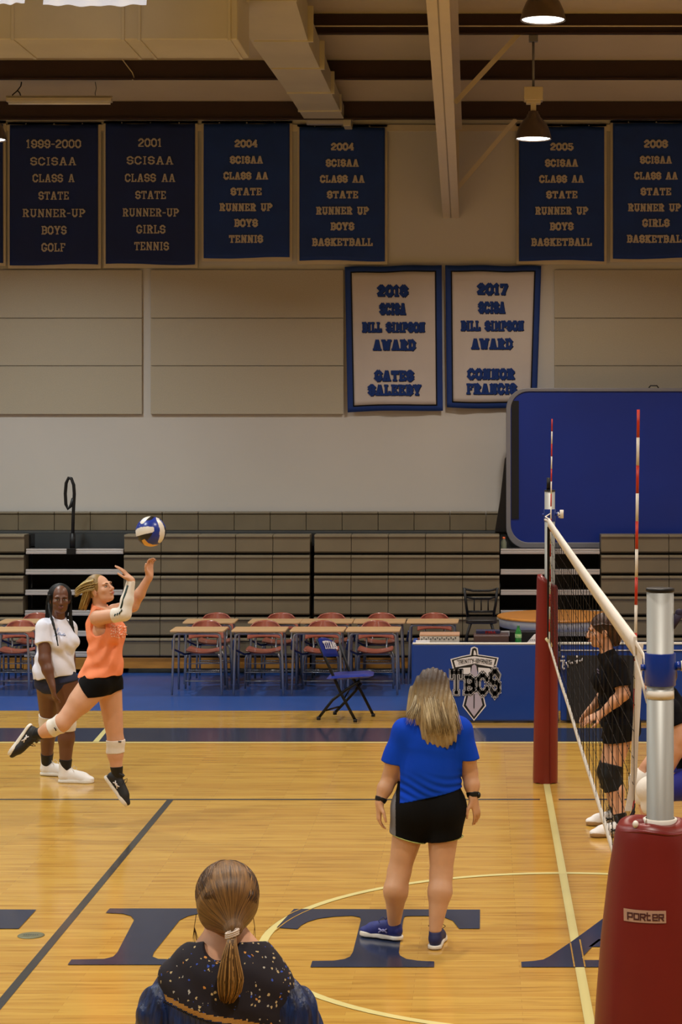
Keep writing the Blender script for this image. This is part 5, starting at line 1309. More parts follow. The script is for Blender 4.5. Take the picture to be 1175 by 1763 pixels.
# ------------------------------------------------------------------ foreground woman
person_root = t = thing('person', 'woman in dark floral blouse with a low ponytail, cut off by the bottom edge', 'person', (P2(392,6.3), 6.3+CAMY, 0))
Dp = 6.30; J = lambda px, py, dd=0: W(px, py, Dp+dd)
hc = J(389,1552,.03); B = basis((-.28,1,-.06), (.05,.05,1)); neckb = J(392,1640,.02)
shL, shR = J(305,1682), J(472,1692); yc_ = J(0,0)[1]; cxw = J(391,0)[0]
M_BL = mat('blouse_floral', (22,16,28), .85)
nt = M_BL.node_tree; b = nt.nodes['Principled BSDF']; tc = nt.nodes.new('ShaderNodeTexCoord')
vo = nt.nodes.new('ShaderNodeTexVoronoi'); vo.inputs['Scale'].default_value = 85; nz_ = nt.nodes.new('ShaderNodeTexNoise'); nz_.inputs['Scale'].default_value = 120
mxv = nt.nodes.new('ShaderNodeMix'); mxv.data_type = 'VECTOR'; mxv.inputs[0].default_value = .012
nt.links.new(tc.outputs['Object'], nz_.inputs['Vector']); nt.links.new(tc.outputs['Object'], mxv.inputs[4]); nt.links.new(nz_.outputs['Color'], mxv.inputs[5]); nt.links.new(mxv.outputs[1], vo.inputs['Vector'])
sp = nt.nodes.new('ShaderNodeSeparateColor'); nt.links.new(vo.outputs['Color'], sp.inputs[0])
lt = nt.nodes.new('ShaderNodeMath'); lt.operation = 'LESS_THAN'; lt.inputs[1].default_value = .34; nt.links.new(vo.outputs['Distance'], lt.inputs[0])
gt = nt.nodes.new('ShaderNodeMath'); gt.operation = 'GREATER_THAN'; gt.inputs[1].default_value = .72; nt.links.new(sp.outputs[0], gt.inputs[0])
mu = nt.nodes.new('ShaderNodeMath'); mu.operation = 'MULTIPLY'; nt.links.new(lt.outputs[0], mu.inputs[0]); nt.links.new(gt.outputs[0], mu.inputs[1])
cr = nt.nodes.new('ShaderNodeValToRGB'); cr.color_ramp.interpolation = 'CONSTANT'; e = cr.color_ramp.elements
e[0].position = 0; e[0].color = (*lin((196,176,130)),1); e[1].position = .45; e[1].color = (*lin((50,84,190)),1)
for p_, q_ in ((.68,(180,178,168)),(.88,(206,142,62))): z_ = e.new(p_); z_.color = (*lin(q_),1)
nt.links.new(sp.outputs[1], cr.inputs[0]); mx = nt.nodes.new('ShaderNodeMix'); mx.data_type = 'RGBA'; nt.links.new(mu.outputs[0], mx.inputs[0]); mx.inputs[6].default_value = (*lin((22,16,28)),1); nt.links.new(cr.outputs[0], mx.inputs[7]); nt.links.new(mx.outputs[2], b.inputs['Base Color'])
M_VEL = mat('velvet_blue', (4,9,32), .42, rgb2=(8,46,104), nscale=20, stretch=(3,3,.3), bump=.5, bscale=30)
M_GB = mat('trim_gold', (176,128,58), .6, bump=.3, bscale=300)
S = Field((cxw-.36, yc_-.24, 0), (cxw+.34, yc_+.42, 1.72), .006); ex = MB()
wa = A3(cxw, yc_, 1.02); pel = A3(cxw, yc_, .90)
S.cone(neckb, hc-A3(0,.02,.06), .055,.050,.03); S.cone(shL, shR, .05,.05,.04); S.cone(A3(cxw,yc_,1.25), A3(cxw,yc_,1.34), .15,.10,.04, flat=(yx,.62)); S.cone(wa, A3(cxw,yc_,1.25), .125,.15,.04, flat=(yx,.68)); S.cone(pel, wa, .155,.125,.04, flat=(yx,.75))
for sx in (-1,1): S.chain([pel+A3(sx*.08,0,-.02), A3(cxw+sx*.085,yc_,.47), A3(cxw+sx*.088,yc_-.02,.33), A3(cxw+sx*.09,yc_,.09)], [.10,.058,.056,.036], .03); S.cone(A3(cxw+sx*.09,yc_,.08), A3(cxw+sx*.10,yc_+.11,.035), .036,.028,.02)
elL, wrL = A3(shL[0]-.05, yc_+.02, 1.06), A3(shL[0]-.02, yc_+.14, .86); elR = A3(shR[0]+.065, yc_+.03, 1.07); wrR = J(522,1792,.22)
S.chain([shL, elL, wrL], [.048,.038,.024], .02); S.chain([shR, elR, wrR], [.048,.038,.024], .02)
hand(S, wrL, (.1,.3,-1), (.9,.2,0), .4); hand(S, wrR, unit(A3(.02,.25,.75)), unit(A3(-.9,.35,0)), .35, k=.95, thumb=-1)
head(S, hc, B, 1.0, ex); surf('body', S, M_SKIN2, t, extra=ex)
S = Field((cxw-.34, yc_-.26, .5), (cxw+.32, yc_+.26, 1.46), .005)
S.cone(shL+A3(.01,0,-.005), shR+A3(-.01,0,-.005), .066,.066,.05, flat=(yx,.95)); S.cone(A3(cxw,yc_,1.22), A3(cxw,yc_,1.32), .185,.11,.05, flat=(yx,.66)); S.cone(A3(cxw,yc_,.72), A3(cxw,yc_,1.24), .23,.19,.04, flat=(yx,.72))
S.cone(neckb-A3(0,0,.03), neckb+A3(0,0,.02), .075,.066,.03)
S.cone(neckb-A3(0,0,.02), neckb+A3(0,.01,.05), .070,.060,.03); S.cut((0,0,.66),(0,0,-1)); S.cut(neckb+A3(0,-.0,.034), A3(0,.25,1)); S.cone(neckb+A3(-.012,-.14,.052), neckb+A3(-.012,.0,.06), .052,.052,0,sub=True)
S.ripple(lambda X, Y, Z: .005*np.sin(X*150+3*np.sin(Z*12))*np.clip((1.165-Z)/.04,0,1)+.002*np.sin(X*40+Z*60))
bz = lambda x: J(0,1733,-.14)[2]+ (x-J(294,0)[0])*(-.235)+.003*np.sin((x-cxw)*30)
def pk(c_):
    z = c_[:,2]; zb = bz(c_[:,0]); return np.where(z > zb+.010, 0, np.where(z > zb-.006, 1, 2))
so = surf('blouse', S, M_BL, t, mats=[M_BL, M_GB, M_VEL], pick=pk); Vs = np.array([v.co for v in so.data.vertices])+np.array(t.location)
mb = MB()
for i in range(60):
    x = J(286,0)[0]+(J(455,0)[0]-J(286,0)[0])*i/59; q_ = Vs[np.hypot(Vs[:,0]-x, Vs[:,2]-bz(x)+.010) < .008]; y_ = q_[:,1].min() if len(q_) else yc_; mb.ball((x, y_, bz(x)-.010), (.0022,.0025,.0035), 6, 4)
wparts(mb, 'trim_beads', M_BLKM, t)
for nm, sh, el, wr, s_ in (('sleeve', shL, elL, wrL, -1), ('sleeve', shR, elR, wrR, 1)):
    S = Field(np.min([sh, el, wr],0)-.14, np.max([sh, el, wr],0)+.14, .005)
    S.cone(sh+A3(-s_*.012,0,-.012), sh*.5+el*.5+A3(s_*.010,0,0), .064,.086,.03); S.cone(sh*.5+el*.5+A3(s_*.010,0,0), el, .086,.092,.03); S.cone(el, el*.3+wr*.7, .088,.075,.03, clip=[(el*.35+wr*.65, unit(wr-el))])
    S.ripple(lambda X, Y, Z: .004*np.sin(X*120+Y*80+5*np.sin(Z*9)))
    surf(nm, S, M_VEL, t)
mb = MB(); mb.tube([tuple(neckb+A3(-.004+math.cos(a)*.060, math.sin(a)*.055+.002, .018+.024*math.sin(a))) for a in [2*PI*i/40 for i in range(41)]], .006, 8); wparts(mb, 'collar', mat('collar_pink', (178,130,150), .7), t)
for sx in (-1, 1): shoe(t, A3(cxw+sx*.09, yc_, .088), (sx*.1,1,0), (0,0,1), M_BLKM, M_BLACK)
HF = hv('hair_dark_blonde', (52,32,16), (146,106,56))
ho_ = None
S = Field(hc-A3(.16,.2,.2), hc+A3(.16,.2,.18), .004); gx = J(400,1607,-.125)
Th = lambda x, y, z: hc+x*B[0]+y*B[1]+z*B[2]
S.ell(Th(0,-.020,.028), (.0955,.112,.100), B, .02); S.cone(Th(0,-.05,-.02), gx+A3(0,.03,.01), .088,.030,.03); S.ell(Th(0,.14,-.03), (.09,.11,.13), B, sub=True)
C0_ = Th(0,-.020,.028); ho = surf('hair', S, radial_hair('hair_base_brown', (50,32,16), (166,122,66), C0_+(C0_-gx)*.15, unit(gx-C0_)), t)
mb = MB()
C0 = Th(0,-.020,.028); Rr = np.array([.0965,.1135,.1015])
def on(d): d = unit(d); l = B@d; return C0+(l*Rr)@B
gd = unit(gx-C0)
for i in range(700):
    mb.mat(HF[rng.choice(4, p=[.4,.3,.2,.1])])
    ph = rng.uniform(-PI, PI); st_ = unit(B[1]*.55*math.cos(ph*.0+rng.uniform(-.6,.6))+B[0]*math.sin(ph)*1.1+B[2]*(math.cos(ph)*.9+.25))
    # start anywhere around the hairline, sweep over the skull to the tie
    pts = [on(unit(st_*(1-u)+gd*u+ (B[0]*np.sign(st_@B[0])*.22*math.sin(PI*u)))) for u in np.linspace(0,.93,9)]
    pts.append(gx+A3(rng.uniform(-.012,.012), .012, rng.uniform(-.006,.014)))
    r0 = rng.uniform(.0012,.0028); mb.tube([tuple(p) for p in pts], [r0*(.6+.4*math.sin(PI*u)) for u in np.linspace(0,1,10)], 5)
for i in range(9):
    mb.mat(HF[1]); sx = rng.choice([-1,1]); p = Th(sx*.088, .01, -.04); mb.tube([tuple(p), tuple(p+A3(sx*.006,0,-.04)), tuple(p+A3(sx*rng.uniform(-.01,.012),0,-.075-rng.uniform(0,.04)))], [.0016,.0012,.0006], 4)
wparts(mb, 'hair_strands', None, ho)
mb = MB(); HF2 = hv('ponytail_blonde', (70,48,24), (176,136,80))
for i in range(520):
    mb.mat(HF2[rng.choice(4)])
    a = rng.uniform(0, 2*PI); q = math.sqrt(rng.uniform(0,1)); cx_, cy_ = math.cos(a)*q, math.sin(a)*q
    L_ = rng.uniform(.80, 1.0); K = [(400,1607,.011),(399,1622,.013),(397,1650,.026),(397.5,1685,.040),(396,1708,.036),(391,1728,.018)]
    pts = []
    for u in np.linspace(0, L_, 9):
        f = u*(len(K)-1); j = min(int(f), len(K)-2); g = f-j; px, py, w_ = [K[j][m]*(1-g)+K[j+1][m]*g for m in range(3)]
        pts.append(J(px, py, -.135-.03*math.sin(min(1,u)*PI))+A3(cx_*w_, cy_*w_*.55, 0))
    mb.tube([tuple(p) for p in pts], [.0024*(1-.8*(j/8)**4) for j in range(9)], 5)
po = wparts(mb, 'ponytail', None, t)
mb = MB()
for k_ in (-1, 0, 1):
    c_ = J(400,1607.5,-.137)+A3(.0,0,.006*k_); mb.tube([tuple(c_+A3(math.cos(a)*.019, math.sin(a)*.016, .0065*math.cos(a)+.001*math.sin(a*14))) for a in [2*PI*i/60 for i in range(61)]], .0033, 6)
wparts(mb, 'hair_tie', mat('tie_pearl', (206,190,176), .3), t)

# ------------------------------------------------------------------ player in orange, in the air
person_root = t = thing('person', 'jumping player in sleeveless orange shirt and black shorts reaching up for the ball', 'person', tuple(W(185,1300,15.2)))
Dp = 15.2; J = lambda px, py, dd=0: W(px, py, Dp+dd)
hc = J(173,1015,.04); B = basis((.80,-.42,.36), (-.42,.10,.9)); neckb = J(172,1050,.04)
shN, shF = J(168,1064,-.13), J(197,1052,.17); elN, elF = J(214,1057,-.20), J(229,1043,.22); wrN, wrF = J(226,999,-.16), J(257.5,992,.16)
hipN, hipF = J(166,1176,-.07), J(187,1175,.09); knN, knF = J(107,1245,-.16), J(199.5,1277,.10); anN, anF = J(62,1266,-.10), J(202,1333,.10)
fr = unit(A3(.90,-.42,0)); chest = J(184,1086,.0); waist = J(184,1132,0); pel = (hipN+hipF)/2+A3(0,0,.02)
def torso(S, inf=0, k=.03):
    S.cone(hipN+A3(.01,0,.01), hipF+A3(-.01,0,.01), .092+inf,.092+inf,k); S.cone(pel, waist, .125+inf,.108+inf,k, flat=(fr,.82)); S.cone(waist, chest, .108+inf,.125+inf,k, flat=(fr,.78)); S.cone(chest, chest*.35+neckb*.65, .12+inf,.075+inf,k, flat=(fr,.72))
    S.cone(shN*.92+shF*.08, shF*.92+shN*.08, .048+inf,.048+inf,k)
    sd = unit(shF-shN)
    for q in (-1, 1): S.ell(chest+fr*.066+sd*q*.055-A3(0,0,.02), (.052+inf,.052+inf,.056+inf), k=.04)
    S.ell(pel-fr*.055, (.095+inf,.08+inf,.09+inf), k=k)
pts_ = np.array([hc, shN, elN, wrN, wrF, knN, anN, anF, knF]); lo = pts_.min(0)-A3(.20,.16,.16); hi = pts_.max(0)+A3(.16,.16,.24)
S = Field(lo, hi, .005); ex = MB(); torso(S); S.cone(neckb, hc+A3(-.012,0,-.05), .050,.048,.03)
S.chain([hipN+A3(-.01,0,-.01), knN, (knN*.6+anN*.4)+A3(-.01,0,-.008), anN], [.104,.060,.056,.034], .03); S.cone(hipN, knN*.45+hipN*.55, .105,.090,.03)
S.chain([hipF, knF, knF*.65+anF*.35+A3(-.008,0,0), anF], [.098,.058,.056,.036], .03)
S.chain([shN, elN, elN*.6+wrN*.4, wrN], [.058,.044,.040,.026], .02); S.chain([shF, elF, elF*.6+wrF*.4, wrF], [.054,.044,.040,.026], .02)
toeN = unit(A3(-.50,-.10,-.72)); toeF = unit(A3(.60,-.12,-.78))
S.cone(anN, anN+unit(anN-knN)*.05, .032,.02,.01); S.cone(anF, anF+unit(anF-knF)*.05, .032,.02,.01)
hand(S, wrN, unit(A3(-.60,.08,.70)), unit(A3(-.3,0,-.9)), curl=.12, k=.96, thumb=1); hand(S, wrF, unit(A3(.02,.05,1)), unit(A3(.75,-.6,.1)), curl=.55, k=.96, thumb=-1)
head(S, hc, B, .98, ex); surf('body', S, M_SKIN2, t, extra=ex)
# sleeveless shirt
S = Field(lo, hi, .005); torso(S, .016); S.cone(J(166,1074), J(177,1118), .078,.100,.05); S.cone(waist-A3(.02,0,.03), pel+A3(-.035,0,-.015), .138,.170,.05, flat=(fr,.86)); S.cone(shN*.85+shF*.15+A3(0,0,.015), neckb-A3(0,0,.01), .045,.045,.03); S.cone(shF*.85+shN*.15+A3(0,0,.015), neckb-A3(0,0,.01), .045,.045,.03)
S.cone(neckb-A3(0,0,.02), neckb+A3(0,0,.04), .064,.060,.02)
sdv = unit(shF-shN)
S.cone(shN-sdv*.10, shN+sdv*.012-A3(0,0,.0), .075,.075,.0, sub=True); S.cone(shN-sdv*.10-A3(.005,0,.07), shN+sdv*.0-A3(0.005,0,.07), .066,.066,.0, sub=True); S.cone(shF+sdv*.10, shF-sdv*.005, .070,.070,.0, sub=True)
S.cut(neckb+A3(0,0,.032), unit(A3(.35,-.1,1))); S.cut(J(168,1163), unit(A3(.02,0,-1)))
cx0 = J(157,1115)
S.ripple(lambda X, Y, Z: .0055*np.sin((Z*.75-X*.85)*62+2.2*np.sin(X*18+Z*9))*np.clip((J(0,1085)[2]-Z)/.12, 0, 1)*np.clip(.2+(Z-J(0,1170)[2])/.10, .2, 1)+.003*np.sin(X*60+Z*30))
M_OR = mat('cotton_orange', (240,144,102), .85, spec=.2, noise=.05, nscale=6, bump=.15, bscale=30)
so = surf('tank_top', S, M_OR, t)
# worn white print on the chest: short broken strokes hugging the cloth
Vs = np.array([v.co for v in so.data.vertices])+np.array(t.location)
mb = MB(); rr_ = np.random.RandomState(5)
def onshirt(px, py):
    p = J(px, py, 0); d = np.hypot(Vs[:,0]-p[0], Vs[:,2]-p[2]); c_ = Vs[d < .009]
    if len(c_) == 0: return None
    return A3(p[0], c_[:,1].min()-.003, p[2])
for r_i in range(5):
    for cc in range(7):
        px = 196+cc*3.3+r_i*.7; py = 1073+r_i*4.6+cc*.9; a_ = onshirt(px, py); b_ = onshirt(px+rr_.uniform(-1,1.6), py+rr_.uniform(1.5,3.4)); c_ = onshirt(px+2.0, py+rr_.uniform(-1,2.5))
        if a_ is not None and b_ is not None and rr_.rand() < .85: mb.tube([tuple(a_), tuple(b_)], .0045, 5, flat=((0,1,0),.4))
        if a_ is not None and c_ is not None and rr_.rand() < .6: mb.tube([tuple(a_), tuple(c_)], .0038, 5, flat=((0,1,0),.4))
wparts(mb, 'shirt_print', mat('worn_print', (244,196,176), .8), so)
# shorts
S = Field(lo, hi, .005); torso(S, .008); aN = unit(knN-hipN); aF = unit(knF-hipF)
S.cone(hipN+A3(-.01,0,-.01), hipN+aN*.2, .114,.102,.03, clip=[(J(150,1183), unit(A3(-.72,0,-.55)))]); S.cone(hipF, hipF+aF*.2, .108,.096,.03, clip=[(J(186,1191), unit(A3(.08,0,-1)))])
S.cut(J(175,1153), A3(-.18,0,1)); S.cut(J(168,1196), A3(0,0,-1))
surf('shorts', S, M_SHB, t)
mb = MB()
for px, py in ((143,1161),(149,1163)):
    p = onb = J(px, py, -.24); mb.tube([tuple(p), tuple(p+A3(.012,0,-.008))], .003, 6)
# arm sleeve
S = Field(np.min([shN, elN, wrN],0)-.08, np.max([shN, elN, wrN],0)+.08, .004); q = shN*.40+elN*.60
S.chain([shN, elN, elN*.6+wrN*.4, wrN], [.062,.050,.046,.031], .02, clip=[(q, unit(q-elN+A3(-.0001,0,0)))])
S.cut(q, unit(shN-elN)); S.cut(wrN+A3(0,0,-.002), unit(wrN-elN))
sl_ = surf('arm_sleeve', S, M_WHITEC, t)
mb = MB(); dlt = lambda a, b, u, o, dd=-.045: a*(1-u)+b*u+A3(o, dd, 0)
mb.tube([tuple(dlt(elN, wrN, .18, -.026, -.046)), tuple(dlt(elN, wrN, .5, -.020, -.046)), tuple(dlt(elN, wrN, .86, -.012, -.037))], .0068, 8, flat=((0,1,0),.5))
for px, py in ((198,1059),(202,1057.5),(206,1055.5),(209,1051.5)):
    p = J(px, py, -.20-.052); mb.tube([tuple(p+A3(-.003,0,-.009)), tuple(p+A3(.003,0,.009))], .0055, 6, flat=((0,1,0),.6))
wparts(mb, 'sleeve_stripe', mat('stripe_dark_green', (16,50,48), .6), sl_)
# knee straps
def band(name, a, b, u0, u1, r0, r1, m, off=A3(0,0,0)):
    mb = MB(); p0 = a*(1-u0)+b*u0+off; p1 = a*(1-u1)+b*u1+off; d = p1-p0
    mb.tube([tuple(p0), tuple(p0+d*.06), tuple(p0+d*.5), tuple(p1-d*.06), tuple(p1)], [r0*.97, r0, (r0+r1)/2*1.02, r1, r1*.97], 28); return wparts(mb, name, m, t)
cN = [hipN+A3(-.01,0,-.01), knN, (knN*.6+anN*.4)+A3(-.01,0,-.008), anN]; rN = [.104,.060,.056,.034]
cF = [hipF, knF, knF*.65+anF*.35+A3(-.008,0,0), anF]; rF = [.098,.058,.056,.036]
k1 = wrap('knee_strap', cN, rN, lerp(knN,anN,.05), lerp(knN,anN,.40), .006, M_WHITEC); k2 = wrap('knee_strap', cF, rF, lerp(knF,anF,-.06), lerp(knF,anF,.34), .006, M_WHITEC)
mb = MB(); p = J(95.5,1255,-.16-.074); mb.tube([tuple(p+A3(-.010,0,.010)), tuple(p), tuple(p+A3(.004,0,-.014))], .005, 6); wparts(mb, 'strap_mark', M_BLKM, k1)
mb = MB(); p = J(206.5,1277,.10-.062)
for q in (-1,1): mb.tube([tuple(p+A3(-.012,0,q*.005)), tuple(p+A3(0,-.003,-q*.003)), tuple(p+A3(.010,0,q*.005))], .0035, 6)
wparts(mb, 'strap_mark', M_BLKM, k2)
wrap('sock', cN, rN, lerp(knN,anN,.80), lerp(knN,anN,1.1), .005, M_BLKM); wrap('sock', cF, rF, lerp(knF,anF,.76), lerp(knF,anF,1.1), .005, M_BLKM)
M_SHK = mat('shoe_black', (18,18,20), .6, noise=.2, nscale=60)
upN = unit(A3(.55,-.25,.0)-toeN*np.dot(A3(.55,-.25,0),toeN)); upN = unit(A3(.80,.0,-.55)) ; 
shoe(t, anN+unit(anN-knN)*.01, toeN, unit(A3(.82,-.20,-.50)), M_SHK, M_WHITE, high=.02, laces=M_BLKM, mark=M_LOGOW, k=1.0)
shoe(t, anF+A3(0,0,-.01), toeF, unit(A3(.75,-.0,.65)), M_SHK, M_WHITE, high=.02, laces=M_BLKM, mark=M_LOGOW, k=1.0)
# hair swept back by the jump
M_HG = mat('hair_base_gold', (132,104,52), .5); HG = hv('hair_golden', (116,88,38), (216,196,132))
Th = lambda x, y, z: hc+.98*(x*B[0]+y*B[1]+z*B[2])
S = Field(hc-.2, hc+.2, .004); S.ell(Th(0,-.026,.034), (.082,.096,.092), B, .02); S.ell(Th(0,.135,-.03), (.10,.125,.135), B, sub=True); S.ell(Th(0,.02,-.10), (.10,.07,.07), B, sub=True)
ho = surf('hair', S, M_HG, t); mb = MB()
K1 = [(168,993),(156,997),(145,1003),(136,1010),(129,1019)]; K2 = [(160,1005),(153,1014),(150,1026),(146,1038),(141,1052)]
for i in range(520):
    mb.mat(HG[rng.choice(4)]); up_ = rng.rand() < .52; K = K1 if up_ else K2; a = rng.uniform(-1,1); b_ = rng.uniform(-1,1); L_ = rng.uniform(.6,1.0)
    pts = []
    for u in np.linspace(0, L_, 8):
        f = u*4; j = min(int(f), 3); g = f-j; px = K[j][0]*(1-g)+K[j+1][0]*g; py = K[j][1]*(1-g)+K[j+1][1]*g
        if up_: pts.append(J(px+b_*4*(1-u)+a*1.5, py+a*8*(1-.4*u)+9*(1-u)*abs(b_)+5, .03)+A3(0, b_*.075*(1-u*.35), 0))
        else: pts.append(J(px+a*7*(1-.25*u), py+b_*3, .03)+A3(0, b_*.065*(1-u*.4), 0))
    mb.tube([tuple(p) for p in pts], [.0030*(1-.8*(j/7)**2.5) for j in range(8)], 5)
for i in range(160):    # strands combed back over the crown
    mb.mat(HG[rng.choice(4)])
    a = rng.uniform(-1,1); c0_ = Th(a*.070,.062-.02*abs(a),.075-.03*abs(a)); pts = [c0_, Th(a*.086,.0,.115-.05*abs(a)), Th(a*.082,-.07,.08-.03*abs(a)), Th(a*.06,-.125,.03)]
    mb.tube([tuple(p) for p in pts], [.0014,.0028,.0028,.0014], 5)
wparts(mb, 'hair_strands', None, ho)

# ------------------------------------------------------------------ player in white T-shirt
person_root = t = thing('person', 'player in white T-shirt, navy shorts and white shoes standing at far left', 'person', tuple(F(100,1342)))
Dp = 17.12; J = lambda px, py, dd=0: W(px, py, Dp+dd)
hc = J(103.5,1031,-.02); B = basis((.30,-1,-.03), (.02,0,1)); neckb = J(100,1066,.02)
shN, shF = J(78,1081,-.10), J(117,1083,.14); elN, elF = J(77,1136,-.18), J(119,1131,.22); wrN, wrF = J(90,1180,-.24), J(122,1172,.24)
hipN, hipF = J(84,1176,.03), J(112,1177,.0); knN, knF = J(83,1240,.20), J(115,1246,-.02); anN, anF = J(80.5,1308,.34), J(112.5,1320,.0)
anN[2] = .092; anF[2] = .092
fr = unit(A3(.72,-.66,0)); chest = J(99,1102); waist = J(96,1140); pel = (hipN+hipF)/2+A3(0,0,.02); sdv = unit(np.cross(fr, A3(0,0,1)))
def torso(S, inf=0, k=.04):
    S.cone(hipN+A3(.01,0,.01), hipF+A3(-.01,0,.01), .100+inf,.100+inf,k); S.cone(pel, waist, .140+inf,.128+inf,k, flat=(fr,.88)); S.cone(waist, chest, .128+inf,.135+inf,k, flat=(fr,.82)); S.cone(chest, chest*.35+neckb*.65, .13+inf,.08+inf,k, flat=(fr,.72)); S.cone(shN, shF, .052+inf,.052+inf,k)
    for q in (-1, 1): S.ell(chest+fr*.085+sdv*q*.062-A3(0,0,.015), (.066+inf,.066+inf,.064+inf), k=.03)
    S.ell(waist+fr*.045-A3(0,0,.03), (.09+inf,.085+inf,.09+inf), k=k); S.ell(pel-fr*.07, (.095+inf,.09+inf,.095+inf), k=k)
pts_ = np.array([hc, shN, elN, elF, wrN, wrF, anN, anF]); lo = pts_.min(0)-A3(.22,.22,.12); hi = pts_.max(0)+A3(.24,.20,.2)
S = Field(lo, hi, .005); ex = MB(); torso(S); S.cone(neckb, hc+A3(-.01,.01,-.06), .056,.052,.03)
S.chain([hipN, knN, knN*.7+anN*.3, anN], [.108,.066,.066,.040], .03); S.chain([hipF, knF, knF*.7+anF*.3, anF], [.108,.066,.066,.040], .03)
S.chain([shN, elN, elN*.6+wrN*.4, wrN], [.062,.050,.046,.028], .02); S.chain([shF, elF, elF*.6+wrF*.4, wrF], [.062,.050,.046,.028], .02)
S.cone(anN, anN+A3(.03,0,-.05), .034,.02,.01); S.cone(anF, anF+A3(.03,0,-.05), .034,.02,.01)
hand(S, wrN, unit(A3(.22,-.15,-1)), unit(A3(.8,.6,0)), curl=.35, thumb=-1); hand(S, wrF, unit(A3(0,-.1,-1)), unit(A3(-.8,0,0)), curl=.4)
M_BRD = mat('brow_black', (22,16,14), .8)
head(S, hc, B, 1.02, ex, lip=M_LIPD, brow=M_BRD); surf('body', S, M_SKIND, t, extra=ex)
S = Field(lo, hi, .005); torso(S, .016); S.cone(shN, lerp(shN,elN,.7), .080,.084,.03, clip=[(lerp(shN,elN,.50), unit(elN-shN+A3(.02,0,0)))]); S.cone(shF, lerp(shF,elF,.7), .078,.078,.03, clip=[(lerp(shF,elF,.5), unit(elF-shF))]); S.cone(neckb-A3(0,0,.03), neckb+A3(0,0,.03), .070,.062,.02); S.cone(J(93,1128), J(91,1156), .150,.172,.04, flat=(fr,.95))
S.cut(J(95,1164), unit(A3(.14,0,-1))); S.cut(neckb+fr*.02+A3(0,0,.022), unit(fr*.55+A3(0,0,1)))
S.ripple(lambda X, Y, Z: .0040*np.sin((Z*.8+X*.9)*55+2*np.sin(Y*20+Z*8))*np.clip((J(0,1090)[2]-Z)/.1, 0, 1))
so = surf('t_shirt', S, mat('cotton_white', (222,224,238), .85, spec=.2, bump=.12, bscale=25), t)
Vs = np.array([v.co for v in so.data.vertices])+np.array(t.location)
mb = MB()
for seg_ in (((102,1086),(104,1083),(105,1079)),((101,1091),(106,1089),(111,1090),(118,1092)),((106,1088),(108,1086),(110,1089)),((113,1091),(115,1088),(117,1092))):
    q = [onshirt(*p) for p in seg_]
    if all(v is not None for v in q): mb.tube([tuple(v) for v in q], .0035, 5, flat=((0,1,0),.4))
wparts(mb, 'chest_script', mat('script_blue', (150,170,214), .8), so)
S = Field(lo, hi, .005); torso(S, .010)
S.cone(hipN, hipN*.6+knN*.4, .120,.108,.03, clip=[(J(80,1190), unit(A3(-.35,0,-1)))]); S.cone(hipF, hipF*.6+knF*.4, .120,.108,.03, clip=[(J(112,1172), unit(A3(.1,0,-1)))])
S.cut(J(95,1150), A3(0,0,1)); S.cut(J(95,1193), A3(0,0,-1)); surf('shorts', S, mat('shorts_navy', (18,26,58), .75), t)
for (h_, a, b) in ((hipN, knN, anN), (hipF, knF, anF)):
    c_ = [h_, a, a*.7+b*.3, b]; r_ = [.108,.066,.066,.040]
    wrap('knee_pad', c_, r_, lerp(a,b,-.14), lerp(a,b,.14), .007, M_WHITEC); wrap('sock', c_, r_, lerp(a,b,.74), lerp(a,b,1.05), .005, M_BLKM)
M_SHW = mat('shoe_white', (232,230,228), .5, bump=.15, bscale=60)
shoe(t, anN, (1,-.25,0), (0,0,1), M_SHW, M_WHITE, high=.07, laces=M_WHITE, k=1.04); shoe(t, anF, (1,-.12,0), (0,0,1), M_SHW, M_WHITE, high=.07, laces=M_WHITE, k=1.08)
M_HK = mat('hair_black', (10,9,10), .6, spec=.25)
Th = lambda x, y, z: hc+1.02*(x*B[0]+y*B[1]+z*B[2])
S = Field(hc-A3(.22,.22,.3), hc+A3(.22,.22,.2), .004); S.ell(Th(0,-.034,.030), (.098,.100,.098), B, .02); S.cone(Th(0,-.06,.0), Th(.01,-.07,-.16), .085,.070,.03); S.ell(Th(0,.115,-.045), (.070,.10,.108), B, sub=True)
ho = surf('hair', S, M_HK, t); mb = MB()
def braid(P_, r):
    n_ = 28; P_ = np.array(P_); f = np.linspace(0, len(P_)-1, n_); j = np.minimum(f.astype(int), len(P_)-2); g = (f-j)[:,None]; pts = P_[j]*(1-g)+P_[j+1]*g
    mb.tube([tuple(p) for p in pts], [r*(1+.25*math.sin(i*2.4))*(1-.5*(i/n_)**3) for i in range(n_)], 8)
for i in range(16):
    a = -1+2*i/15; braid([Th(-a*.088,-.05,.05), Th(-a*.098,-.085,-.04), J(96+a*17,1064,.06), J(90+a*15+(8 if a > .5 else 0),1095+rng.uniform(-6,8),.10)], .0085)
for i in range(6): braid([Th(-.078,-.03,.04), Th(-.092,-.03,-.04), J(119+i*.8,1062,.02+.01*i), J(123+i*.8,1085,.05), J(125+i,1106,.06)], .008)
braid([Th(.090,.03,.04), Th(.094,.025,-.03), J(85,1053,-.14), J(91,1074,-.19), J(96,1090,-.22), J(100,1112,-.22)], .0085); braid([Th(.086,.035,.04), Th(.092,.030,-.03), J(87,1055,-.14), J(93,1075,-.19), J(97,1092,-.22), J(99,1104,-.22)], .007)
wparts(mb, 'braids', mat('braid_black', (10,13,15), .6, spec=.3), ho)
mb = MB(); mb.ball(tuple(Th(.084,.0,-.045)), .006, 8, 6); wparts(mb, 'earring', M_ALU, t)

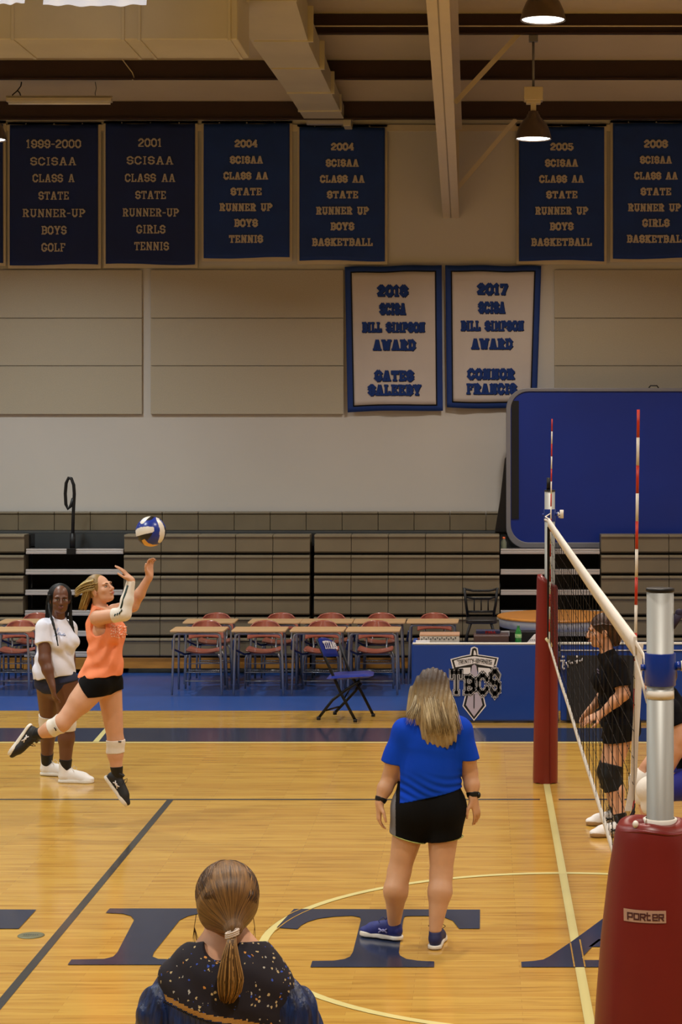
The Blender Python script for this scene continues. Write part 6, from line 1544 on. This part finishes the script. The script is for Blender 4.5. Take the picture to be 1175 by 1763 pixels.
# ------------------------------------------------------------------ player in black beyond the net
person_root = t = thing('person', 'player in black T-shirt seen in profile through the net, hands held forward', 'person', tuple(F(1055,1440)))
Dp = 15.05; J = lambda px, py, dd=0: W(px, py, Dp+dd)
hc = J(1037,1086,-.0); B = basis((-1,-.10,-.10), (-.08,0,1)); neckb = J(1046,1124)
shN, shF = J(1061,1147,-.17), J(1052,1147,.17); elN, elF = J(1074,1195,-.22), J(1046,1192,.22); wrN, wrF = J(1036,1229,-.20), J(1020,1219,.14)
hipN, hipF = J(1070,1256,-.09), J(1068,1256,.09); knN, knF = J(1052,1334,-.14), J(1046,1328,.14); anN, anF = J(1070,1415,-.20), J(1062,1398,.22); anN[2] = .09; anF[2] = .09
fr = unit(A3(-1,-.08,0)); chest = J(1055,1172); waist = J(1062,1212); pel = (hipN+hipF)/2+A3(0,0,.02)
pts_ = np.array([hc, shN, shF, elN, elF, wrN, wrF, knN, anN, anF]); lo = pts_.min(0)-A3(.30,.16,.12); hi = pts_.max(0)+A3(.14,.16,.2)
S = Field(lo, hi, .005); ex = MB()
def torso(S, inf=0, k=.035):
    S.cone(hipN, hipF, .100+inf,.100+inf,k); S.cone(pel, waist, .135+inf,.122+inf,k, flat=(fr,.84)); S.cone(waist, chest, .122+inf,.135+inf,k, flat=(fr,.80)); S.cone(chest, chest*.35+neckb*.65, .13+inf,.08+inf,k, flat=(fr,.72)); S.cone(shN, shF, .05+inf,.05+inf,k)
    for q in (-1, 1): S.ell(chest+fr*.085+A3(0,q*.062,-.005), (.060+inf,.060+inf,.060+inf), k=.03)
    S.ell(pel-fr*.05, (.095+inf,.12+inf,.09+inf), k=k)
torso(S); S.cone(neckb, hc+A3(.015,0,-.05), .052,.050,.03)
S.chain([hipN, knN, knN*.68+anN*.32+A3(.012,0,0), anN], [.102,.062,.060,.036], .03); S.chain([hipF, knF, knF*.68+anF*.32+A3(.012,0,0), anF], [.102,.062,.060,.036], .03)
S.chain([shN, elN, elN*.65+wrN*.35, wrN], [.058,.046,.043,.027], .02); S.chain([shF, elF, elF*.65+wrF*.35, wrF], [.058,.046,.043,.027], .02)
for a in (anN, anF): S.cone(a, a+A3(-.03,0,-.05), .032,.02,.01)
hand(S, wrN, unit(A3(-1,.1,-.42)), unit(A3(0,.5,-.8)), curl=.22, thumb=1); hand(S, wrF, unit(A3(-.65,-.1,-.75)), unit(A3(.4,-.6,-.3)), curl=.25, thumb=-1)
head(S, hc, B, 1.02, ex); surf('body', S, M_SKIN2, t, extra=ex)
M_TK = mat('cotton_black', (9,9,15), .9, spec=.15, noise=.1, nscale=8, bump=.1, bscale=25)
S = Field(lo, hi, .005); torso(S, .018); S.cone(shN, shN*.30+elN*.70, .078,.076,.03, clip=[(shN*.26+elN*.74, unit(elN-shN))]); S.cone(shF, shF*.3+elF*.7, .078,.072,.03, clip=[(shF*.26+elF*.74, unit(elF-shF))]); S.cone(neckb-A3(0,0,.03), neckb+A3(0,0,.02), .068,.060,.02); S.cone(waist, pel-A3(0,0,.01), .140,.145,.03, flat=(fr,.92))
S.cut(J(1065,1250), A3(0,0,-1)); S.cut(neckb+A3(0,0,.018), unit(A3(-.35,0,1))); S.ripple(lambda X, Y, Z: .004*np.sin((Z+X*.7)*50+2*np.sin(Z*14)))
so = surf('t_shirt', S, M_TK, t)
mb = MB()
for q in range(4): mb.tube([tuple(J(1029+q*.8,1152+q*5,-.10)), tuple(J(1032+q*.6,1155+q*5,-.12))], .005, 5)
wparts(mb, 'chest_print', mat('print_purple', (96,88,110), .8), so)
S = Field(lo, hi, .005); torso(S, .016); S.cone(hipN, hipN*.6+knN*.4, .126,.112,.03); S.cone(hipF, hipF*.6+knF*.4, .126,.112,.03); S.cut(J(1065,1240), A3(0,0,1)); S.cut(J(1065,1272), unit(A3(.12,0,-1))); surf('shorts', S, M_SHB, t)
for (a, b) in ((knN, anN), (knF, anF)):
    S = Field(a-.16, a+.16, .004); ua = unit(hipN-a); S.cone(a-ua*.01, a+ua*.06, .074,.078,.01, clip=[(a+ua*.075, ua)]); S.cone(a, b, .074,.066,.015, clip=[(a+unit(b-a)*.12, unit(b-a))]); S.cut(a+ua*.08, ua); surf('knee_pad', S, mat('pad_black', (14,14,15), .6, spec=.3), t); wrap('sock', [a, a*.68+b*.32+A3(.012,0,0), b], [.062,.060,.036], lerp(a,b,.78), lerp(a,b,1.05), .005, M_BLKM)
M_GUM = mat('sole_gum', (150,116,70), .5)
shoe(t, anN, (-1,-.06,0), (0,0,1), M_SHW, M_GUM, laces=M_BLKM, mark=M_BLKM); shoe(t, anF, (-1,.04,0), (0,0,1), M_SHW, M_GUM, laces=M_BLKM, mark=M_BLKM)
M_HBR = hairmat('hair_brown', (40,26,20), (84,54,40), 70, (1,1,.1))
Th = lambda x, y, z: hc+1.02*(x*B[0]+y*B[1]+z*B[2])
S = Field(hc-A3(.2,.2,.26), hc+A3(.2,.2,.2), .004); S.ell(Th(0,-.024,.036), (.086,.106,.096), B, .02); S.ell(Th(0,.140,-.045), (.10,.115,.120), B, sub=True); S.ell(Th(0,-.085,-.05), (.055,.055,.075), B, .03)
ho = surf('hair', S, M_HBR, t); mb = MB()
for i in range(140):
    a = rng.uniform(-1,1); pts = [Th(a*.062,.068,.078-.03*abs(a)), Th(a*.088,.01,.115-.06*abs(a)), Th(a*.088,-.07,.07-.03*abs(a)), Th(a*.05,-.125,-.01), Th(a*.035,-.11,-.09-rng.uniform(0,.03))]
    mb.tube([tuple(p) for p in pts], [.002,.0042,.0042,.0036,.0015], 5)
wparts(mb, 'hair_strands', M_HBR, ho)

# ------------------------------------------------------------------ crouching player mostly hidden by the near post
person_root = t = thing('person', 'crouching player mostly hidden behind the near post, bare elbow and blue shorts showing', 'person', tuple(F(1150,1520)))
Dp = 13.3; J = lambda px, py, dd=0: W(px, py, Dp+dd)
hc = J(1136,1172,.0); B = basis((-1,-.05,-.15), (-.1,0,1)); neckb = J(1150,1200)
shN, shF = J(1152,1222,-.13), J(1152,1222,.17); elN, elF = J(1173,1272,-.16), J(1150,1270,.24); wrN, wrF = J(1146,1338,-.12), J(1110,1320,.18)
hipN, hipF = J(1212,1345,-.08), J(1212,1345,.12); knN, knF = J(1118,1360,-.14), J(1104,1345,.20); anN, anF = J(1150,1490,-.10), J(1140,1485,.2); anN[2] = .09; anF[2] = .09
pel = (hipN+hipF)/2; chest = J(1170,1250,.02); waist = J(1192,1300,.02)
pts_ = np.array([hc, shN, shF, elN, wrN, wrF, knN, knF, hipN, anN, anF]); lo = pts_.min(0)-A3(.24,.2,.12); hi = pts_.max(0)+A3(.2,.2,.2)
S = Field(lo, hi, .006); ex = MB()
def torso(S, inf=0, k=.035):
    S.cone(hipN, hipF, .105+inf,.105+inf,k); S.cone(pel, waist, .14+inf,.125+inf,k, flat=((.8,0,.5),.85)); S.cone(waist, chest, .125+inf,.14+inf,k, flat=((.8,0,.5),.75)); S.cone(chest, neckb, .12+inf,.06+inf,k); S.cone(shN, shF, .05+inf,.05+inf,k)
torso(S); S.cone(neckb, hc+A3(.02,0,-.05), .05,.05,.03)
for h_, k_, a_ in ((hipN, knN, anN), (hipF, knF, anF)): S.chain([h_, k_, k_*.68+a_*.32+A3(.012,0,0), a_], [.102,.064,.060,.036], .03); S.cone(a_, a_+A3(-.10,0,-.045), .034,.028,.02)
S.chain([shN, elN, elN*.7+wrN*.3, wrN], [.056,.052,.052,.030], .02); S.chain([shF, elF, wrF], [.056,.046,.028], .02)
hand(S, wrN, unit(A3(-.7,0,-.6)), unit(A3(-.3,.5,-.7)), curl=.3); hand(S, wrF, unit(A3(-.5,0,-.7)), unit(A3(.3,.3,-.7)), curl=.3)
head(S, hc, B, .95, ex); surf('body', S, M_SKIN2, t, extra=ex)
S = Field(lo, hi, .006); torso(S, .018); S.cone(shN, shN*.35+elN*.65, .076,.074,.03, clip=[(shN*.45+elN*.55, unit(elN-shN))]); S.cone(shF, elF*.6+shF*.4, .076,.07,.03); S.cut(J(1205,1335), unit(A3(.5,0,-.8))); surf('t_shirt', S, M_TK, t)
S = Field(lo, hi, .006); torso(S, .016)
for h_, k_ in ((hipN, knN), (hipF, knF)): S.cone(h_, h_*.45+k_*.55, .124,.098,.03)
S.cut(J(1195,1310), unit(A3(-.4,0,.9))); surf('shorts', S, mat('shorts_royal', (20,30,140), .7), t)
for a_, b_ in ((knN, anN), (knF, anF)):
    S = Field(a_-.15, a_+.15, .005); S.cone(a_+A3(.02,0,.01), a_+unit(b_-a_)*.10, .082,.076,.01); S.ell(a_, (.085,.08,.085)); surf('knee_pad', S, M_WHITEC, t)
for a_ in (anN, anF): shoe(t, a_, (-1,0,0), (0,0,1), M_SHW, M_WHITE)
Th = lambda x, y, z: hc+.95*(x*B[0]+y*B[1]+z*B[2])
S = Field(hc-.2, hc+.2, .005); S.ell(Th(0,-.024,.034), (.080,.100,.092), B, .02); S.ell(Th(0,.140,-.045), (.10,.115,.120), B, sub=True); surf('hair', S, M_HBR, t)
